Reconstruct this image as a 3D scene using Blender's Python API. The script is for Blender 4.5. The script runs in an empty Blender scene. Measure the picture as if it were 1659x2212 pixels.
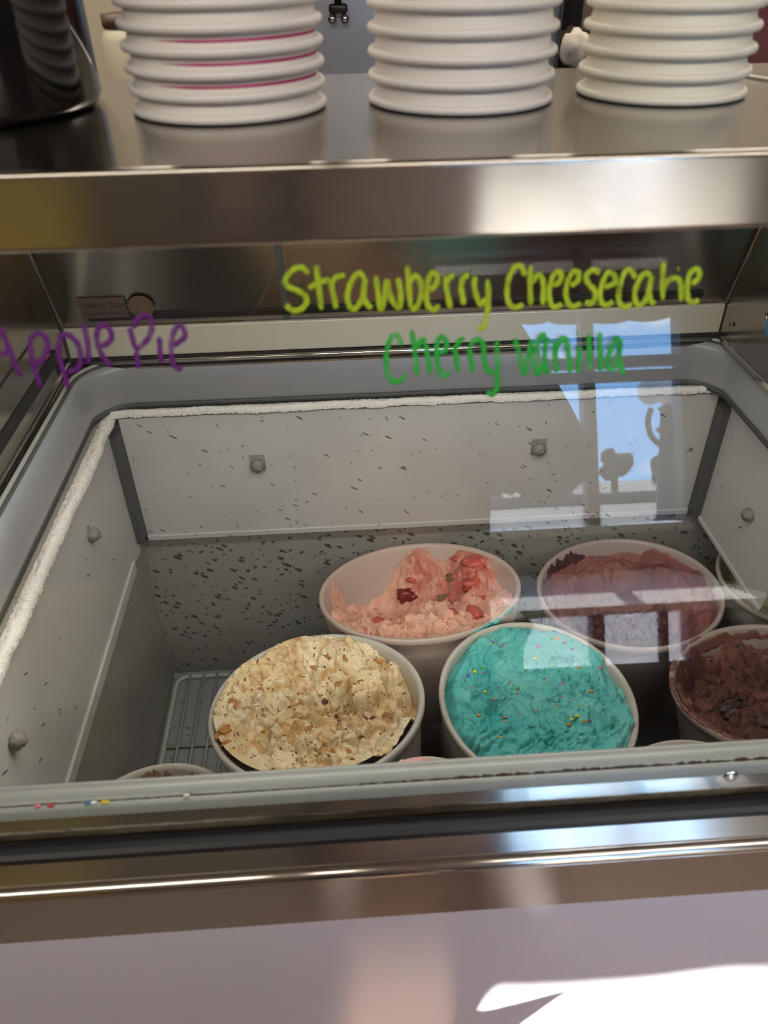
import bpy, bmesh, math, random
import numpy as np
from mathutils import Vector, Matrix

random.seed(7)
sc = bpy.context.scene
col = sc.collection

# ------------------------------------------------------------------ camera
W, H = 1659, 2212
FPX = 1657.0
CAM = np.array([0.0, 0.0, 1.45])
RC = np.array([[0.9979, -0.0493, 0.0409], [-0.0623, -0.6008, 0.7970], [-0.0147, -0.7979, -0.6026]])
cam_d = bpy.data.cameras.new('camera')
cam = bpy.data.objects.new('camera', cam_d)
col.objects.link(cam)
cam_d.sensor_fit = 'VERTICAL'
cam_d.sensor_height = 36.0
cam_d.lens = FPX / H * 36.0
cam_d.clip_start = 0.002
cam_d.dof.use_dof = True
cam_d.dof.focus_distance = 0.88
cam_d.dof.aperture_fstop = 8.5
rt, dn, fw = RC[:, 0], RC[:, 1], RC[:, 2]
m3 = Matrix(((rt[0], -dn[0], -fw[0]), (rt[1], -dn[1], -fw[1]), (rt[2], -dn[2], -fw[2]))).to_quaternion().to_matrix()
cam.matrix_world = Matrix.Translation(Vector(CAM)) @ m3.to_4x4()
sc.camera = cam

# ------------------------------------------------------------------ view and world
sc.view_settings.view_transform = 'Standard'
sc.view_settings.look = 'None'
sc.view_settings.gamma = 1.0
sc.view_settings.use_curve_mapping = False
sc.view_settings.exposure = 0.0
sc.cycles.use_denoising = True
sc.cycles.max_bounces = 6
sc.cycles.diffuse_bounces = 4
sc.cycles.glossy_bounces = 4
sc.cycles.transmission_bounces = 4
sc.cycles.transparent_max_bounces = 12
sc.cycles.use_adaptive_sampling = True
sc.cycles.adaptive_threshold = 0.04
sc.cycles.adaptive_min_samples = 16
sc.cycles.use_light_tree = False
sc.cycles.sample_clamp_indirect = 25.0
sc.cycles.caustics_reflective = False
sc.cycles.caustics_refractive = False


def srgb(r, g, b):
    def c(v):
        v /= 255.0
        return v / 12.92 if v <= 0.04045 else ((v + 0.055) / 1.055) ** 2.4
    return (c(r), c(g), c(b), 1.0)


world = bpy.data.worlds.new('sky')
sc.world = world
world.use_nodes = True
wt = world.node_tree
wt.nodes.clear()
w_out = wt.nodes.new('ShaderNodeOutputWorld')
w_bg = wt.nodes.new('ShaderNodeBackground')
w_bg.inputs['Strength'].default_value = 11.5
w_tc = wt.nodes.new('ShaderNodeTexCoord')
w_sep = wt.nodes.new('ShaderNodeSeparateXYZ')
w_ramp = wt.nodes.new('ShaderNodeValToRGB')
w_ramp.color_ramp.elements[0].position = 0.0
w_ramp.color_ramp.elements[0].color = (0.27, 0.55, 1.0, 1)
w_ramp.color_ramp.elements[1].position = 0.6
w_ramp.color_ramp.elements[1].color = (0.09, 0.28, 0.80, 1)
w_map = wt.nodes.new('ShaderNodeMapping')
w_map.inputs['Scale'].default_value = (1.0, 1.0, 2.6)
w_noise = wt.nodes.new('ShaderNodeTexNoise')
w_noise.inputs['Scale'].default_value = 7.0
w_noise.inputs['Detail'].default_value = 7.0
w_noise.inputs['Roughness'].default_value = 0.55
w_cr = wt.nodes.new('ShaderNodeValToRGB')
w_cr.color_ramp.elements[0].position = 0.55
w_cr.color_ramp.elements[1].position = 0.72
w_mix = wt.nodes.new('ShaderNodeMix')
w_mix.data_type = 'RGBA'
w_mix.inputs['B'].default_value = (0.92, 0.95, 1.0, 1)
wt.links.new(w_tc.outputs['Generated'], w_sep.inputs[0])
wt.links.new(w_sep.outputs['Z'], w_ramp.inputs[0])
wt.links.new(w_tc.outputs['Generated'], w_map.inputs[0])
wt.links.new(w_map.outputs[0], w_noise.inputs['Vector'])
wt.links.new(w_noise.outputs[0], w_cr.inputs[0])
wt.links.new(w_cr.outputs[0], w_mix.inputs['Factor'])
wt.links.new(w_ramp.outputs[0], w_mix.inputs['A'])
wt.links.new(w_mix.outputs['Result'], w_bg.inputs['Color'])
wt.links.new(w_bg.outputs[0], w_out.inputs[0])

sun_d = bpy.data.lights.new('sun', 'SUN')
sun_d.energy = 95.0
sun_d.angle = math.radians(0.9)
sun_d.color = (1.0, 0.95, 0.88)
sun = bpy.data.objects.new('sun', sun_d)
col.objects.link(sun)
sun.rotation_euler = Vector((-0.17, 1.0, -0.338)).to_track_quat('-Z', 'Y').to_euler()

# ------------------------------------------------------------------ ceiling lamp power (fixtures are built further down)
LAMP_SPOTS = [(-1.27, -1.5, 36.0), (1.27, -1.5, 36.0), (-1.27, 1.9, 30.0), (1.27, 1.9, 30.0)]
LAMP_COLOR = (1.0, 0.93, 0.84)
UNSEEN_LAMP_WATTS = 2.1
ROOM_H = 2.75
WALL_FRONT_Y = -3.0


# ================================================================== helpers
def tag(o, label=None, cat=None, group=None, kind=None):
    if label:
        o['label'] = label
    if cat:
        o['category'] = cat
    if group:
        o['group'] = group
    if kind:
        o['kind'] = kind
    return o


def empty(name, loc=(0, 0, 0), label=None, cat=None, group=None):
    o = bpy.data.objects.new(name, None)
    o.empty_display_size = 0.05
    o.location = loc
    col.objects.link(o)
    return tag(o, label, cat, group)


def obj(name, me, mat=None, parent=None, smooth=False, loc=None):
    o = bpy.data.objects.new(name, me)
    col.objects.link(o)
    if mat is not None and not me.materials:
        me.materials.append(mat)
    if parent is not None:
        o.parent = parent
    if loc is not None:
        o.location = loc
    if smooth:
        me.polygons.foreach_set('use_smooth', [True] * len(me.polygons))
    return o


def mesh(verts, faces, name='mesh'):
    me = bpy.data.meshes.new(name)
    me.from_pydata([tuple(map(float, v)) for v in verts], [], [tuple(map(int, f)) for f in faces])
    me.update()
    return me


def bm_mesh(bm, name='mesh'):
    bmesh.ops.recalc_face_normals(bm, faces=bm.faces)
    me = bpy.data.meshes.new(name)
    bm.to_mesh(me)
    bm.free()
    return me


def box_me(lo, hi, bev=0.0, seg=2):
    bm = bmesh.new()
    bmesh.ops.create_cube(bm, size=1.0)
    for v in bm.verts:
        for k in range(3):
            v.co[k] = lo[k] if v.co[k] < 0 else hi[k]
    if bev > 0:
        bmesh.ops.bevel(bm, geom=bm.edges[:], offset=bev, segments=seg, profile=0.5, affect='EDGES')
    return bm_mesh(bm)


def box(name, lo, hi, mat, parent=None, bev=0.0, smooth=False, seg=2):
    return obj(name, box_me(lo, hi, bev, seg), mat, parent, smooth)


def extrude_x(name, prof, x0, x1, mat, parent=None, smooth=False, close=True, nseg=1):
    """profile of (y, z) points swept along X"""
    n = len(prof)
    xs = np.linspace(x0, x1, nseg + 1)
    v = [(x, p[0], p[1]) for x in xs for p in prof]
    f = []
    for s in range(nseg):
        for i in range(n if close else n - 1):
            j = (i + 1) % n
            f.append((s * n + i, s * n + j, (s + 1) * n + j, (s + 1) * n + i))
    if close:
        f.append(tuple(range(n))[::-1])
        f.append(tuple(nseg * n + i for i in range(n)))
    me = mesh(v, f)
    bm = bmesh.new()
    bm.from_mesh(me)
    bmesh.ops.recalc_face_normals(bm, faces=bm.faces)
    bm.to_mesh(me)
    bm.free()
    return obj(name, me, mat, parent, smooth)


def plate(name, poly, axis, a0, a1, mat, parent=None, bev=0.0):
    """polygon in the plane perpendicular to axis, thickness a0..a1 (axis 0: poly=(y,z); axis 1: (x,z); 2: (x,y))"""
    bm = bmesh.new()
    def put(p, a):
        if axis == 0:
            return (a, p[0], p[1])
        if axis == 1:
            return (p[0], a, p[1])
        return (p[0], p[1], a)
    lo = [bm.verts.new(put(p, a0)) for p in poly]
    hi = [bm.verts.new(put(p, a1)) for p in poly]
    bm.faces.new(lo[::-1])
    bm.faces.new(hi)
    for i in range(len(poly)):
        j = (i + 1) % len(poly)
        bm.faces.new((lo[i], lo[j], hi[j], hi[i]))
    bmesh.ops.recalc_face_normals(bm, faces=bm.faces)
    if bev > 0:
        bmesh.ops.bevel(bm, geom=bm.edges[:], offset=bev, segments=2, profile=0.5, affect='EDGES')
    return obj(name, bm_mesh(bm), mat, parent)


def lathe_me(prof, seg=64, cap_bottom=False, cap_top=False):
    """(r, z) profile around Z"""
    n = len(prof)
    v, f = [], []
    for i in range(seg):
        a = 2 * math.pi * i / seg
        for r, z in prof:
            v.append((r * math.cos(a), r * math.sin(a), z))
    for i in range(seg):
        k = (i + 1) % seg
        for j in range(n - 1):
            f.append((i * n + j, k * n + j, k * n + j + 1, i * n + j + 1))
    if cap_bottom:
        f.append(tuple(i * n for i in range(seg))[::-1])
    if cap_top:
        f.append(tuple(i * n + n - 1 for i in range(seg)))
    me = mesh(v, f)
    bm = bmesh.new()
    bm.from_mesh(me)
    bmesh.ops.remove_doubles(bm, verts=bm.verts, dist=1e-6)
    bmesh.ops.recalc_face_normals(bm, faces=bm.faces)
    bm.to_mesh(me)
    bm.free()
    return me


def tube_me(pts, r, seg=8, closed=False, flat=None):
    """tube along a 3D polyline; flat=(normal, factor) squashes it along normal; r may be a list"""
    pts = [Vector(p) for p in pts]
    n = len(pts)
    rs = r if isinstance(r, (list, tuple)) else [r] * n
    v, f = [], []
    prev = None
    for i, p in enumerate(pts):
        if closed:
            t = pts[(i + 1) % n] - pts[i - 1]
        else:
            t = pts[min(i + 1, n - 1)] - pts[max(i - 1, 0)]
        if t.length < 1e-9:
            t = Vector((0, 0, 1))
        t.normalize()
        if flat is not None:
            b = Vector(flat[0]).normalized()
            a = t.cross(b).normalized()
            ka, kb = 1.0, flat[1]
        else:
            if prev is None:
                h = Vector((0, 0, 1)) if abs(t.z) < 0.9 else Vector((1, 0, 0))
                a = t.cross(h).normalized()
            else:
                a = (prev - t * prev.dot(t)).normalized()
            b = t.cross(a).normalized()
            ka = kb = 1.0
            prev = a
        for k in range(seg):
            q = 2 * math.pi * k / seg
            v.append(p + a * (math.cos(q) * rs[i] * ka) + b * (math.sin(q) * rs[i] * kb))
    m = n if closed else n - 1
    for i in range(m):
        j = (i + 1) % n
        for k in range(seg):
            l = (k + 1) % seg
            f.append((i * seg + k, i * seg + l, j * seg + l, j * seg + k))
    if not closed:
        f.append(tuple(range(seg))[::-1])
        f.append(tuple((n - 1) * seg + k for k in range(seg)))
    return v, f


def tube(name, pts, r, mat, parent=None, seg=8, closed=False):
    v, f = tube_me(pts, r, seg, closed)
    return obj(name, mesh(v, f), mat, parent, True)


def smooth_path(p, n=6):
    """Catmull-Rom through points"""
    p = [np.array(q, float) for q in p]
    if len(p) < 3:
        return [p[0] + (p[-1] - p[0]) * t for t in np.linspace(0, 1, n)]
    q = [2 * p[0] - p[1]] + p + [2 * p[-1] - p[-2]]
    out = []
    for i in range(1, len(q) - 2):
        for t in np.linspace(0, 1, n, endpoint=False):
            a, b, c, d = q[i - 1], q[i], q[i + 1], q[i + 2]
            out.append(0.5 * ((2 * b) + (-a + c) * t + (2 * a - 5 * b + 4 * c - d) * t * t + (-a + 3 * b - 3 * c + d) * t ** 3))
    out.append(p[-1])
    return out


# numpy noise -------------------------------------------------------
def _hash(ix, iy, s):
    h = (ix.astype(np.int64) * 374761393 + iy.astype(np.int64) * 668265263 + s * 974634777) & 0xFFFFFFFF
    h = ((h ^ (h >> 13)) * 1274126177) & 0xFFFFFFFF
    return ((h ^ (h >> 16)) & 0xFFFFFF) / float(0xFFFFFF)


def vnoise(x, y, s=0):
    ix, iy = np.floor(x), np.floor(y)
    fx, fy = x - ix, y - iy
    fx = fx * fx * fx * (fx * (fx * 6 - 15) + 10)
    fy = fy * fy * fy * (fy * (fy * 6 - 15) + 10)
    a, b = _hash(ix, iy, s), _hash(ix + 1, iy, s)
    c, d = _hash(ix, iy + 1, s), _hash(ix + 1, iy + 1, s)
    return (a + (b - a) * fx) * (1 - fy) + (c + (d - c) * fx) * fy


def fbm(x, y, s=0, o=5, g=0.5):
    v, a, t = 0, 1.0, 0
    for k in range(o):
        v = v + a * (vnoise(x * 2 ** k + 17.3 * k, y * 2 ** k - 9.1 * k, s + k) - 0.5)
        t += a
        a *= g
    return v / t * 2


def ridged(x, y, s=0, o=4):
    v, a, t = 0, 1.0, 0
    for k in range(o):
        v = v + a * (1 - np.abs(2 * vnoise(x * 2 ** k + 5.7 * k, y * 2 ** k + 3.3 * k, s + k) - 1))
        t += a
        a *= 0.55
    return v / t


def sstep(a, b, x):
    t = np.clip((x - a) / (b - a), 0, 1)
    return t * t * (3 - 2 * t)


# ================================================================== materials
def new_mat(name):
    m = bpy.data.materials.new(name)
    m.use_nodes = True
    return m, m.node_tree, m.node_tree.nodes['Principled BSDF']


def plain(name, color, rough=0.5, metal=0.0, noise=0.0, nscale=20.0, bump=0.0, bscale=80.0, coat=0.0, spec=0.5, sss=0.0, sssr=0.01, trans=0.0):
    m, nt, b = new_mat(name)
    b.inputs['Base Color'].default_value = color
    b.inputs['Roughness'].default_value = rough
    b.inputs['Metallic'].default_value = metal
    b.inputs['Specular IOR Level'].default_value = spec
    b.inputs['Coat Weight'].default_value = coat
    b.inputs['Coat Roughness'].default_value = 0.08
    if sss > 0:
        b.inputs['Subsurface Weight'].default_value = sss
        b.inputs['Subsurface Radius'].default_value = (1.0, 0.8, 0.7)
        b.inputs['Subsurface Scale'].default_value = sssr
    tc = nt.nodes.new('ShaderNodeTexCoord')
    if noise > 0:
        n = nt.nodes.new('ShaderNodeTexNoise')
        n.inputs['Scale'].default_value = nscale
        n.inputs['Detail'].default_value = 5
        nt.links.new(tc.outputs['Object'], n.inputs['Vector'])
        mx = nt.nodes.new('ShaderNodeMix')
        mx.data_type = 'RGBA'
        mx.inputs['A'].default_value = tuple(max(0, c * (1 - noise)) for c in color[:3]) + (1,)
        mx.inputs['B'].default_value = tuple(min(1, c * (1 + noise)) for c in color[:3]) + (1,)
        nt.links.new(n.outputs[0], mx.inputs['Factor'])
        nt.links.new(mx.outputs['Result'], b.inputs['Base Color'])
    if bump > 0:
        n2 = nt.nodes.new('ShaderNodeTexNoise')
        n2.inputs['Scale'].default_value = bscale
        n2.inputs['Detail'].default_value = 6
        nt.links.new(tc.outputs['Object'], n2.inputs['Vector'])
        bp = nt.nodes.new('ShaderNodeBump')
        bp.inputs['Strength'].default_value = bump
        bp.inputs['Distance'].default_value = 0.002
        nt.links.new(n2.outputs[0], bp.inputs['Height'])
        nt.links.new(bp.outputs[0], b.inputs['Normal'])
    if trans > 0:
        tr = nt.nodes.new('ShaderNodeBsdfTranslucent')
        tr.inputs['Color'].default_value = color
        ms = nt.nodes.new('ShaderNodeMixShader')
        ms.inputs[0].default_value = trans
        out = nt.nodes['Material Output']
        nt.links.new(b.outputs[0], ms.inputs[1])
        nt.links.new(tr.outputs[0], ms.inputs[2])
        nt.links.new(ms.outputs[0], out.inputs[0])
    return m


def steel(name, color, rough=0.25, aniso=0.85, rot=0.25, streak=0.05):
    """horizontally brushed stainless steel (brushing along X)"""
    m, nt, b = new_mat(name)
    b.inputs['Metallic'].default_value = 1.0
    b.inputs['Roughness'].default_value = rough
    b.inputs['Anisotropic'].default_value = aniso
    b.inputs['Anisotropic Rotation'].default_value = rot
    tv = nt.nodes.new('ShaderNodeCombineXYZ')
    tv.inputs[0].default_value = 1.0
    nt.links.new(tv.outputs[0], b.inputs['Tangent'])
    tc = nt.nodes.new('ShaderNodeTexCoord')
    mp = nt.nodes.new('ShaderNodeMapping')
    mp.inputs['Scale'].default_value = (6, 420, 420)
    n = nt.nodes.new('ShaderNodeTexNoise')
    n.inputs['Scale'].default_value = 1.0
    n.inputs['Detail'].default_value = 4
    nt.links.new(tc.outputs['Object'], mp.inputs[0])
    nt.links.new(mp.outputs[0], n.inputs['Vector'])
    mx = nt.nodes.new('ShaderNodeMix')
    mx.data_type = 'RGBA'
    mx.inputs['A'].default_value = tuple(c * (1 - streak * 2) for c in color[:3]) + (1,)
    mx.inputs['B'].default_value = tuple(min(1, c * (1 + streak)) for c in color[:3]) + (1,)
    nt.links.new(n.outputs[0], mx.inputs['Factor'])
    nt.links.new(mx.outputs['Result'], b.inputs['Base Color'])
    bp = nt.nodes.new('ShaderNodeBump')
    bp.inputs['Strength'].default_value = 0.02
    bp.inputs['Distance'].default_value = 0.0005
    nt.links.new(n.outputs[0], bp.inputs['Height'])
    nt.links.new(bp.outputs[0], b.inputs['Normal'])
    return m


def thin_glass(name, tint=(0.97, 0.985, 0.975, 1), rough=0.0):
    m, nt, b = new_mat(name)
    nt.nodes.remove(b)
    geo = nt.nodes.new('ShaderNodeNewGeometry')
    ior = nt.nodes.new('ShaderNodeMix')
    ior.inputs['A'].default_value = 1.5
    ior.inputs['B'].default_value = 1 / 1.5
    nt.links.new(geo.outputs['Backfacing'], ior.inputs['Factor'])
    fr = nt.nodes.new('ShaderNodeFresnel')
    nt.links.new(ior.outputs['Result'], fr.inputs['IOR'])
    tr = nt.nodes.new('ShaderNodeBsdfTransparent')
    tr.inputs['Color'].default_value = tint
    gl = nt.nodes.new('ShaderNodeBsdfGlossy')
    gl.inputs['Roughness'].default_value = rough
    ms = nt.nodes.new('ShaderNodeMixShader')
    nt.links.new(fr.outputs[0], ms.inputs[0])
    nt.links.new(tr.outputs[0], ms.inputs[1])
    nt.links.new(gl.outputs[0], ms.inputs[2])
    nt.links.new(ms.outputs[0], nt.nodes['Material Output'].inputs[0])
    return m


def speckled(name, base, dens=(0.25, 0.3), scale=1.0, rough=0.45, plane='xz', asp=1.0):
    """painted metal with small dark elongated scuff marks of two directions"""
    m, nt, b = new_mat(name)
    b.inputs['Roughness'].default_value = rough
    tc = nt.nodes.new('ShaderNodeTexCoord')
    sw = nt.nodes.new('ShaderNodeSeparateXYZ')
    cb = nt.nodes.new('ShaderNodeCombineXYZ')
    nt.links.new(tc.outputs['Object'], sw.inputs[0])
    pa = {'xz': ('X', 'Z'), 'yz': ('Y', 'Z'), 'xy': ('X', 'Y')}[plane]
    nt.links.new(sw.outputs[pa[0]], cb.inputs[0])
    nt.links.new(sw.outputs[pa[1]], cb.inputs[1])
    cn = nt.nodes.new('ShaderNodeTexNoise')
    cn.inputs['Scale'].default_value = 9
    cn.inputs['Detail'].default_value = 4
    nt.links.new(cb.outputs[0], cn.inputs['Vector'])
    base_mix = nt.nodes.new('ShaderNodeMix')
    base_mix.data_type = 'RGBA'
    base_mix.inputs['A'].default_value = tuple(c * 0.86 for c in base[:3]) + (1,)
    base_mix.inputs['B'].default_value = tuple(min(1, c * 1.1) for c in base[:3]) + (1,)
    nt.links.new(cn.outputs[0], base_mix.inputs['Factor'])
    cur = base_mix.outputs['Result']
    for k, (rot, sx, sy, d, thr) in enumerate([(0.55, 60, 260, dens[0], 0.26), (-0.5, 80, 300, dens[1], 0.2), (1.1, 70, 380, dens[1] * 0.7, 0.2)]):
        mp = nt.nodes.new('ShaderNodeMapping')
        mp.vector_type = 'POINT'
        mp.inputs['Rotation'].default_value = (0, 0, rot)
        mp2 = nt.nodes.new('ShaderNodeMapping')
        mp2.inputs['Scale'].default_value = (sx * scale, sy * scale * asp, 1)
        vo = nt.nodes.new('ShaderNodeTexVoronoi')
        vo.voronoi_dimensions = '2D'
        vo.inputs['Scale'].default_value = 1.0
        nt.links.new(cb.outputs[0], mp.inputs[0])
        nt.links.new(mp.outputs[0], mp2.inputs[0])
        nt.links.new(mp2.outputs[0], vo.inputs['Vector'])
        sp = nt.nodes.new('ShaderNodeSeparateColor')
        nt.links.new(vo.outputs['Color'], sp.inputs[0])
        # radius varies with the cell
        rad = nt.nodes.new('ShaderNodeMath')
        rad.operation = 'MULTIPLY'
        rad.inputs[1].default_value = thr * 1.6
        nt.links.new(sp.outputs[1], rad.inputs[0])
        lt = nt.nodes.new('ShaderNodeMath')
        lt.operation = 'LESS_THAN'
        nt.links.new(vo.outputs['Distance'], lt.inputs[0])
        nt.links.new(rad.outputs[0], lt.inputs[1])
        patch = nt.nodes.new('ShaderNodeMath')
        patch.operation = 'MULTIPLY'
        nt.links.new(cn.outputs[0], patch.inputs[0])
        patch.inputs[1].default_value = d * 2.0
        lt2 = nt.nodes.new('ShaderNodeMath')
        lt2.operation = 'LESS_THAN'
        nt.links.new(sp.outputs[0], lt2.inputs[0])
        nt.links.new(patch.outputs[0], lt2.inputs[1])
        mu = nt.nodes.new('ShaderNodeMath')
        mu.operation = 'MULTIPLY'
        nt.links.new(lt.outputs[0], mu.inputs[0])
        nt.links.new(lt2.outputs[0], mu.inputs[1])
        mu2 = nt.nodes.new('ShaderNodeMath')
        mu2.operation = 'MULTIPLY'
        mu2.inputs[1].default_value = 0.85
        nt.links.new(mu.outputs[0], mu2.inputs[0])
        mx = nt.nodes.new('ShaderNodeMix')
        mx.data_type = 'RGBA'
        nt.links.new(mu2.outputs[0], mx.inputs['Factor'])
        nt.links.new(cur, mx.inputs['A'])
        mx.inputs['B'].default_value = srgb(52, 50, 48)
        cur = mx.outputs['Result']
    nt.links.new(cur, b.inputs['Base Color'])
    return m


def ice_mat(name, cols, scale=1.0, patch=60, patch_lo=0.48, patch_hi=0.62, fleck=None, fleck_amt=0.16, fscale=240, bump=0.5, bscale=260, rough=0.6, sss=0.0):
    """cols = (colour where tint is 0, where tint is 1, noise patches); fleck = small dark crumbs"""
    m, nt, b = new_mat(name)
    b.inputs['Roughness'].default_value = rough
    b.inputs['Specular IOR Level'].default_value = 0.35
    b.inputs['Subsurface Weight'].default_value = sss
    b.inputs['Subsurface Radius'].default_value = (1, 0.8, 0.6)
    b.inputs['Subsurface Scale'].default_value = 0.004
    at = nt.nodes.new('ShaderNodeAttribute')
    at.attribute_name = 'tint'
    tc = nt.nodes.new('ShaderNodeTexCoord')
    m1 = nt.nodes.new('ShaderNodeMix')
    m1.data_type = 'RGBA'
    m1.inputs['A'].default_value = cols[0]
    m1.inputs['B'].default_value = cols[1]
    nt.links.new(at.outputs['Fac'], m1.inputs['Factor'])
    n = nt.nodes.new('ShaderNodeTexNoise')
    n.inputs['Scale'].default_value = patch
    n.inputs['Detail'].default_value = 6
    n.inputs['Distortion'].default_value = 0.6
    nt.links.new(tc.outputs['Object'], n.inputs['Vector'])
    r = nt.nodes.new('ShaderNodeMapRange')
    r.inputs['From Min'].default_value = patch_lo
    r.inputs['From Max'].default_value = patch_hi
    nt.links.new(n.outputs[0], r.inputs[0])
    m2 = nt.nodes.new('ShaderNodeMix')
    m2.data_type = 'RGBA'
    nt.links.new(r.outputs[0], m2.inputs['Factor'])
    nt.links.new(m1.outputs['Result'], m2.inputs['A'])
    m2.inputs['B'].default_value = cols[2]
    cur = m2.outputs['Result']
    if fleck is not None:
        n3 = nt.nodes.new('ShaderNodeTexNoise')
        n3.inputs['Scale'].default_value = fscale
        n3.inputs['Detail'].default_value = 3
        nt.links.new(tc.outputs['Object'], n3.inputs['Vector'])
        r3 = nt.nodes.new('ShaderNodeMapRange')
        r3.inputs['From Min'].default_value = 0.5 + fleck_amt * 0.75
        r3.inputs['From Max'].default_value = 0.5 + fleck_amt
        nt.links.new(n3.outputs[0], r3.inputs[0])
        m4 = nt.nodes.new('ShaderNodeMix')
        m4.data_type = 'RGBA'
        nt.links.new(r3.outputs[0], m4.inputs['Factor'])
        nt.links.new(cur, m4.inputs['A'])
        m4.inputs['B'].default_value = fleck
        cur = m4.outputs['Result']
    nt.links.new(cur, b.inputs['Base Color'])
    n2 = nt.nodes.new('ShaderNodeTexNoise')
    n2.inputs['Scale'].default_value = bscale
    n2.inputs['Detail'].default_value = 8
    n2.inputs['Roughness'].default_value = 0.65
    nt.links.new(tc.outputs['Object'], n2.inputs['Vector'])
    bp = nt.nodes.new('ShaderNodeBump')
    bp.inputs['Strength'].default_value = bump
    bp.inputs['Distance'].default_value = 0.004
    nt.links.new(n2.outputs[0], bp.inputs['Height'])
    nt.links.new(bp.outputs[0], b.inputs['Normal'])
    return m


M = {}
M['steel'] = steel('brushed_steel', srgb(196, 188, 176), 0.30, 0.92)
M['steel_shelf'] = steel('shelf_steel', srgb(186, 178, 166), 0.16, 0.86)
M['beige_metal'] = plain('beige_rear_metal', srgb(212, 207, 190), 0.38, 0.25, noise=0.03, nscale=12)
M['steel_side'] = steel('side_steel', srgb(176, 170, 160), 0.2, 0.3)
M['steel_dark'] = steel('rear_panel_steel', srgb(150, 146, 140), 0.24, 0.5)
M['chrome'] = plain('chrome', srgb(205, 203, 198), 0.12, 1.0)
M['collar'] = plain('grey_plastic', srgb(146, 147, 151), 0.35, noise=0.05, nscale=30, bump=0.06, bscale=160)
M['gasket'] = plain('pale_gasket', srgb(158, 160, 156), 0.35, noise=0.05, nscale=60)
M['black'] = plain('black_rubber', srgb(20, 20, 22), 0.5, noise=0.2)
M['dirt'] = plain('brown_grime', srgb(60, 42, 34), 0.8, noise=0.7, nscale=120, bump=0.5, bscale=300)
M['liner_back'] = speckled('speckled_back', srgb(146, 144, 138), (0.24, 0.17), 1.0, asp=0.5)
M['liner_side'] = speckled('speckled_side', srgb(152, 149, 144), (0.035, 0.03), 1.3, plane='yz')
M['panel_back'] = speckled('panel_paint', srgb(184, 183, 182), (0.026, 0.022), 1.15)
M['panel_side'] = speckled('panel_side_paint', srgb(186, 185, 183), (0.010, 0.008), 1.2, plane='yz')
M['floor_metal'] = speckled('freezer_floor', srgb(150, 156, 158), (0.03, 0.04), 1.0, plane='xy')
M['frost'] = plain('frost', srgb(226, 222, 216), 0.85, noise=0.06, nscale=120, bump=0.9, bscale=420)
M['dark_gap'] = plain('dark_gap', srgb(74, 76, 76), 0.6, noise=0.25, nscale=60)
M['washer'] = plain('scuffed_washer', srgb(140, 138, 134), 0.6, noise=0.6, nscale=260)
M['bolt'] = plain('frosted_bolt', srgb(126, 122, 118), 0.7, noise=0.45, nscale=180, bump=0.9, bscale=300)
M['white_panel'] = plain('white_enamel', srgb(196, 192, 204), 0.22, noise=0.015, nscale=4, coat=1.0)
M['glass'] = thin_glass('clear_glass')
M['pane'] = thin_glass('window_glass', (0.96, 0.98, 0.98, 1))
M['cup'] = plain('waxed_paper', srgb(236, 229, 220), 0.42, noise=0.02, nscale=30)
M['cup_cream'] = plain('cream_paper', srgb(238, 232, 214), 0.4, noise=0.02, nscale=30)
M['magenta'] = plain('magenta_print', srgb(168, 40, 98), 0.45, noise=0.1, nscale=200)
M['tub'] = plain('translucent_tub_plastic', srgb(212, 205, 196), 0.32, noise=0.03, nscale=40, trans=0.28)
M['black_gloss'] = plain('black_glaze', srgb(26, 25, 26), 0.08, noise=0.1, coat=0.6)
M['wire'] = plain('coated_wire', srgb(188, 188, 180), 0.35, noise=0.05, nscale=90)


# ================================================================== the room
def struct(o):
    o['kind'] = 'structure'
    return o


M['floor'] = plain('floor_tile', srgb(88, 68, 56), 0.35, noise=0.15, nscale=6)
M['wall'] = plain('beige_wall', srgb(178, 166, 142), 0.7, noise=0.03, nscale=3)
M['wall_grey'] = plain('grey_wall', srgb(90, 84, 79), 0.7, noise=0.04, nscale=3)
M['ceiling'] = plain('ceiling_paint', srgb(208, 202, 192), 0.8, noise=0.02)
M['frame'] = plain('window_frame_paint', srgb(96, 92, 92), 0.4, noise=0.05)
M['yellow_green'] = plain('olive_yellow_paint', srgb(176, 158, 62), 0.6, noise=0.04)
M['wood'] = plain('counter_wood', srgb(196, 190, 188), 0.35, noise=0.1, nscale=14)

RX0, RX1, RY1 = -3.6, 3.6, 3.3
struct(box('floor', (RX0, WALL_FRONT_Y, -0.1), (RX1, RY1, 0.0), M['floor']))
struct(box('ceiling', (RX0, WALL_FRONT_Y, ROOM_H), (RX1, RY1, ROOM_H + 0.1), M['ceiling']))
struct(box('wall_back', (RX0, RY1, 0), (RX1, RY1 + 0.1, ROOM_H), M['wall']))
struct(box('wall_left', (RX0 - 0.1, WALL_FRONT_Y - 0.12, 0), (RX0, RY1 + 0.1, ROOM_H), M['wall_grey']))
struct(box('wall_right', (RX1, WALL_FRONT_Y - 0.12, 0), (RX1 + 0.1, RY1 + 0.1, ROOM_H), M['wall_grey']))
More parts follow.
